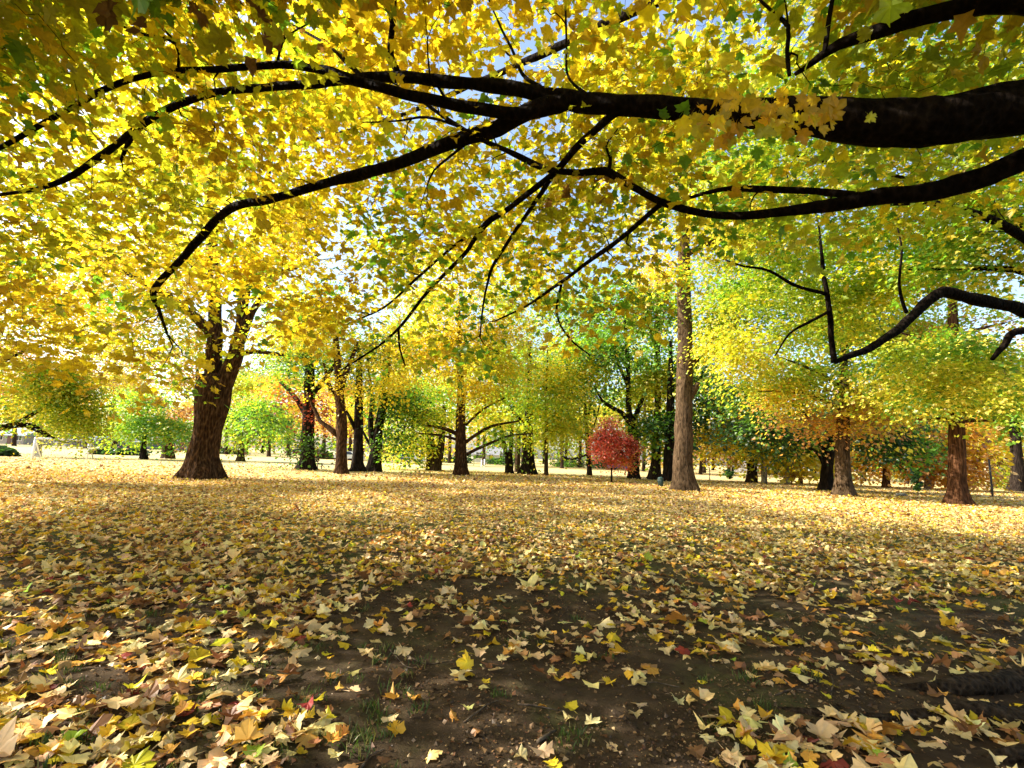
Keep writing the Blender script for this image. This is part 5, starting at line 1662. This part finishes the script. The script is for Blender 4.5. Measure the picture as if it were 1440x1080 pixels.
# crumbs of old leaves and wood on the soil
ND = 110000
yy = 1.2 + 7.5 * rl.random(ND) ** 1.3
xx = rl.uniform(-1, 1, ND) * (1.2 * yy + 0.8)
dn = vnoise(xx, yy, 1.7, 6)
kp = rl.random(ND) < 0.25 + 0.75 * sstep(0.25, 0.75, dn)
xx, yy = xx[kp], yy[kp]
nd = len(xx)
dp_ = np.stack([xx, yy, gz(xx, yy) + 0.004 + 0.006 * rl.random(nd)], 1)
dn_ = unit(np.stack([rl.normal(0, 0.4, nd), rl.normal(0, 0.4, nd), np.ones(nd)], 1))
dt_ = unit(rl.normal(0, 1, (nd, 3)) * np.array([1, 1, 0.1]))
dc = np.array([(0.10, 0.06, 0.03), (0.05, 0.03, 0.018), (0.22, 0.13, 0.06), (0.42, 0.30, 0.16), (0.16, 0.07, 0.03)])[rl.choice(5, nd, p=[0.3, 0.25, 0.22, 0.1, 0.13])]
db = Buf()
v, f, c = leaf_mesh(dp_, dn_, dt_, 0.008 + 0.03 * rl.random(nd) ** 3, dc, 'lo', 0.3, rl)
db.add(v, f, c, 0, False)
tag(db.build('leaf_crumbs', M_LITTER), 'crumbled brown bits of old leaves and bark scattered over the bare soil', 'debris', None, 'stuff')

# grass tufts
tx, ty = [], []
for _ in range(1500):
    y = 1.5 + 11 * rl.random()
    x = rl.uniform(-1, 1) * (1.15 * y + 0.5)
    a, b_, _d = project(np.array([x, y, 0.0]))
    pr = 0.7 if a < 560 else 0.18
    if y > 6:
        pr = 0.8
    if vnoise(x, y, 1.6, 12) * pr > 0.30 * rl.random() + 0.06:
        tx.append(x)
        ty.append(y)
for a, b_ in [(800, 1030), (795, 1045), (815, 1040), (700, 985), (530, 935), (1145, 960), (1060, 945), (1140, 935), (590, 1000)]:
    g = on_ground(a, b_)
    tx.append(g[0])
    ty.append(g[1])
tx, ty = np.array(tx), np.array(ty)
nb_ = 26
bx = np.repeat(tx, nb_) + rl.normal(0, 0.035, len(tx) * nb_)
by = np.repeat(ty, nb_) + rl.normal(0, 0.035, len(tx) * nb_)
n_ = len(bx)
base = np.stack([bx, by, gz(bx, by) - 0.003], 1)
ln = 0.03 + 0.05 * rl.random(n_)
dr = rl.normal(0, 0.45, (n_, 3))
dr[:, 2] = 1
dr = unit(dr)
sd = unit(np.cross(dr, rl.normal(0, 1, (n_, 3)))) * 0.003
tip = base + dr * ln[:, None] + np.array([0, 0, -0.006])
midp = base + dr * (ln * 0.55)[:, None] + np.array([0, 0, 0.004])
gvv = np.stack([base - sd, base + sd, midp + sd * 0.8, midp - sd * 0.8, tip], 1).reshape(-1, 3)
o_ = (np.arange(n_) * 5)[:, None]
gcol = np.array([(0.05, 0.10, 0.018), (0.08, 0.13, 0.025), (0.04, 0.08, 0.015), (0.2, 0.19, 0.06)])[rl.choice(4, n_)]
gbf = Buf()
gbf.add(gvv, o_ + np.array([[0, 1, 2, 3]]), np.repeat(gcol, 5, 0), 0, False)
gbf.f.append((o_ + np.array([[3, 2, 4]]), 0, False))
tag(gbf.build('grass', M_GRASS), 'thin tufts of short green grass poking through the leaves', 'grass', None, 'stuff')

# fallen twigs
M_TWIG = bark_material('dead_twig', (0.12, 0.09, 0.065), (0.24, 0.19, 0.14), 20, 0.5, 0.4)
TW = [([(548, 918), (568, 938), (584, 942)], 0.005, 'thin forked pale twig on bare soil, left of the upright yellow leaf'),
      ([(572, 925), (600, 935), (640, 930)], 0.006, 'dark twig pointing at the upright yellow leaf from the left'),
      ([(652, 1018), (680, 1000), (700, 990)], 0.005, 'thin dark twig slanting across the bare soil in the bottom middle'),
      ([(728, 992), (760, 994), (800, 1000)], 0.006, 'pale straight twig lying beside a small grass tuft'),
      ([(756, 1045), (772, 1033), (783, 1026)], 0.011, 'short thick stick end on dark soil near the grass tuft'),
      ([(884, 966), (920, 962), (955, 967)], 0.007, 'long low twig among sparse leaves right of centre'),
      ([(1168, 990), (1172, 965), (1165, 945)], 0.004, 'thin upright stalk among leaves at the right'),
      ([(506, 1078), (520, 1062), (540, 1052)], 0.006, 'short twig at the bottom edge left of the bare soil'),
      ([(1090, 985), (1120, 978), (1150, 984)], 0.006, 'grey twig above the surface root at the right')]
for pts, rr, lab in TW:
    P = []
    for q, (a, b_) in enumerate(pts):
        g = on_ground(a, b_)
        P.append((g[0], g[1], float(gz(g[0], g[1])) + rr * 0.8 + (0.0 if q != 1 else 0.006)))
    p_, q_ = smooth_path(np.array(P), np.linspace(rr, rr * 0.45, len(P)), 0.02, rl, 0.4)
    b = Buf()
    b.tube(p_, q_, 7, 0, lump=0.2)
    tag(b.build('fallen_twig', M_TWIG, None, p_[0]), lab, 'twig')

# ================================================================== light, sky, camera
w = bpy.data.worlds.new('World')
bpy.context.scene.world = w
w.use_nodes = True
nt = w.node_tree
for n in list(nt.nodes):
    nt.nodes.remove(n)
out = nt.nodes.new('ShaderNodeOutputWorld')
bg = nt.nodes.new('ShaderNodeBackground')
bg.inputs['Strength'].default_value = 0.15
sky = nt.nodes.new('ShaderNodeTexSky')
sky.sky_type = 'NISHITA'
sky.sun_disc = False
sky.sun_elevation = SUN_EL
sky.sun_rotation = math.atan2(sun_dir[0], sun_dir[1])
sky.air_density = 1.0
sky.dust_density = 2.5
nt.links.new(sky.outputs[0], bg.inputs[0])
nt.links.new(bg.outputs[0], out.inputs[0])

sl = bpy.data.lights.new('sun', 'SUN')
sl.energy = 5.0
sl.angle = math.radians(0.5)
sl.color = (1.0, 0.93, 0.8)
so = bpy.data.objects.new('sun', sl)
C.objects.link(so)
from mathutils import Vector, Matrix
so.rotation_euler = Vector(sun_dir).to_track_quat('Z', 'Y').to_euler()
so.location = (-40, -10, 40)

cam = bpy.data.cameras.new('camera')
cam.sensor_width = 36
cam.lens = F / 1440 * 36
cam.clip_start = 0.05
cam.clip_end = 3000
co = bpy.data.objects.new('camera', cam)
co.location = (0, 0, CAMZ)
co.rotation_euler = (Matrix.Rotation(PI / 2 + TH, 3, 'X') @ Matrix.Rotation(ROLL, 3, 'Z')).to_euler()
C.objects.link(co)
sc_ = bpy.context.scene
sc_.camera = co
sc_.view_settings.view_transform = 'Standard'
sc_.view_settings.look = 'None'
sc_.view_settings.exposure = 1.52
sc_.view_settings.gamma = 1.0
cy = sc_.cycles
cy.max_bounces = 7
cy.diffuse_bounces = 4
cy.glossy_bounces = 2
cy.transmission_bounces = 4
cy.use_denoising = True
cy.denoiser = 'OPENIMAGEDENOISE'
cy.caustics_reflective = False
cy.caustics_refractive = False
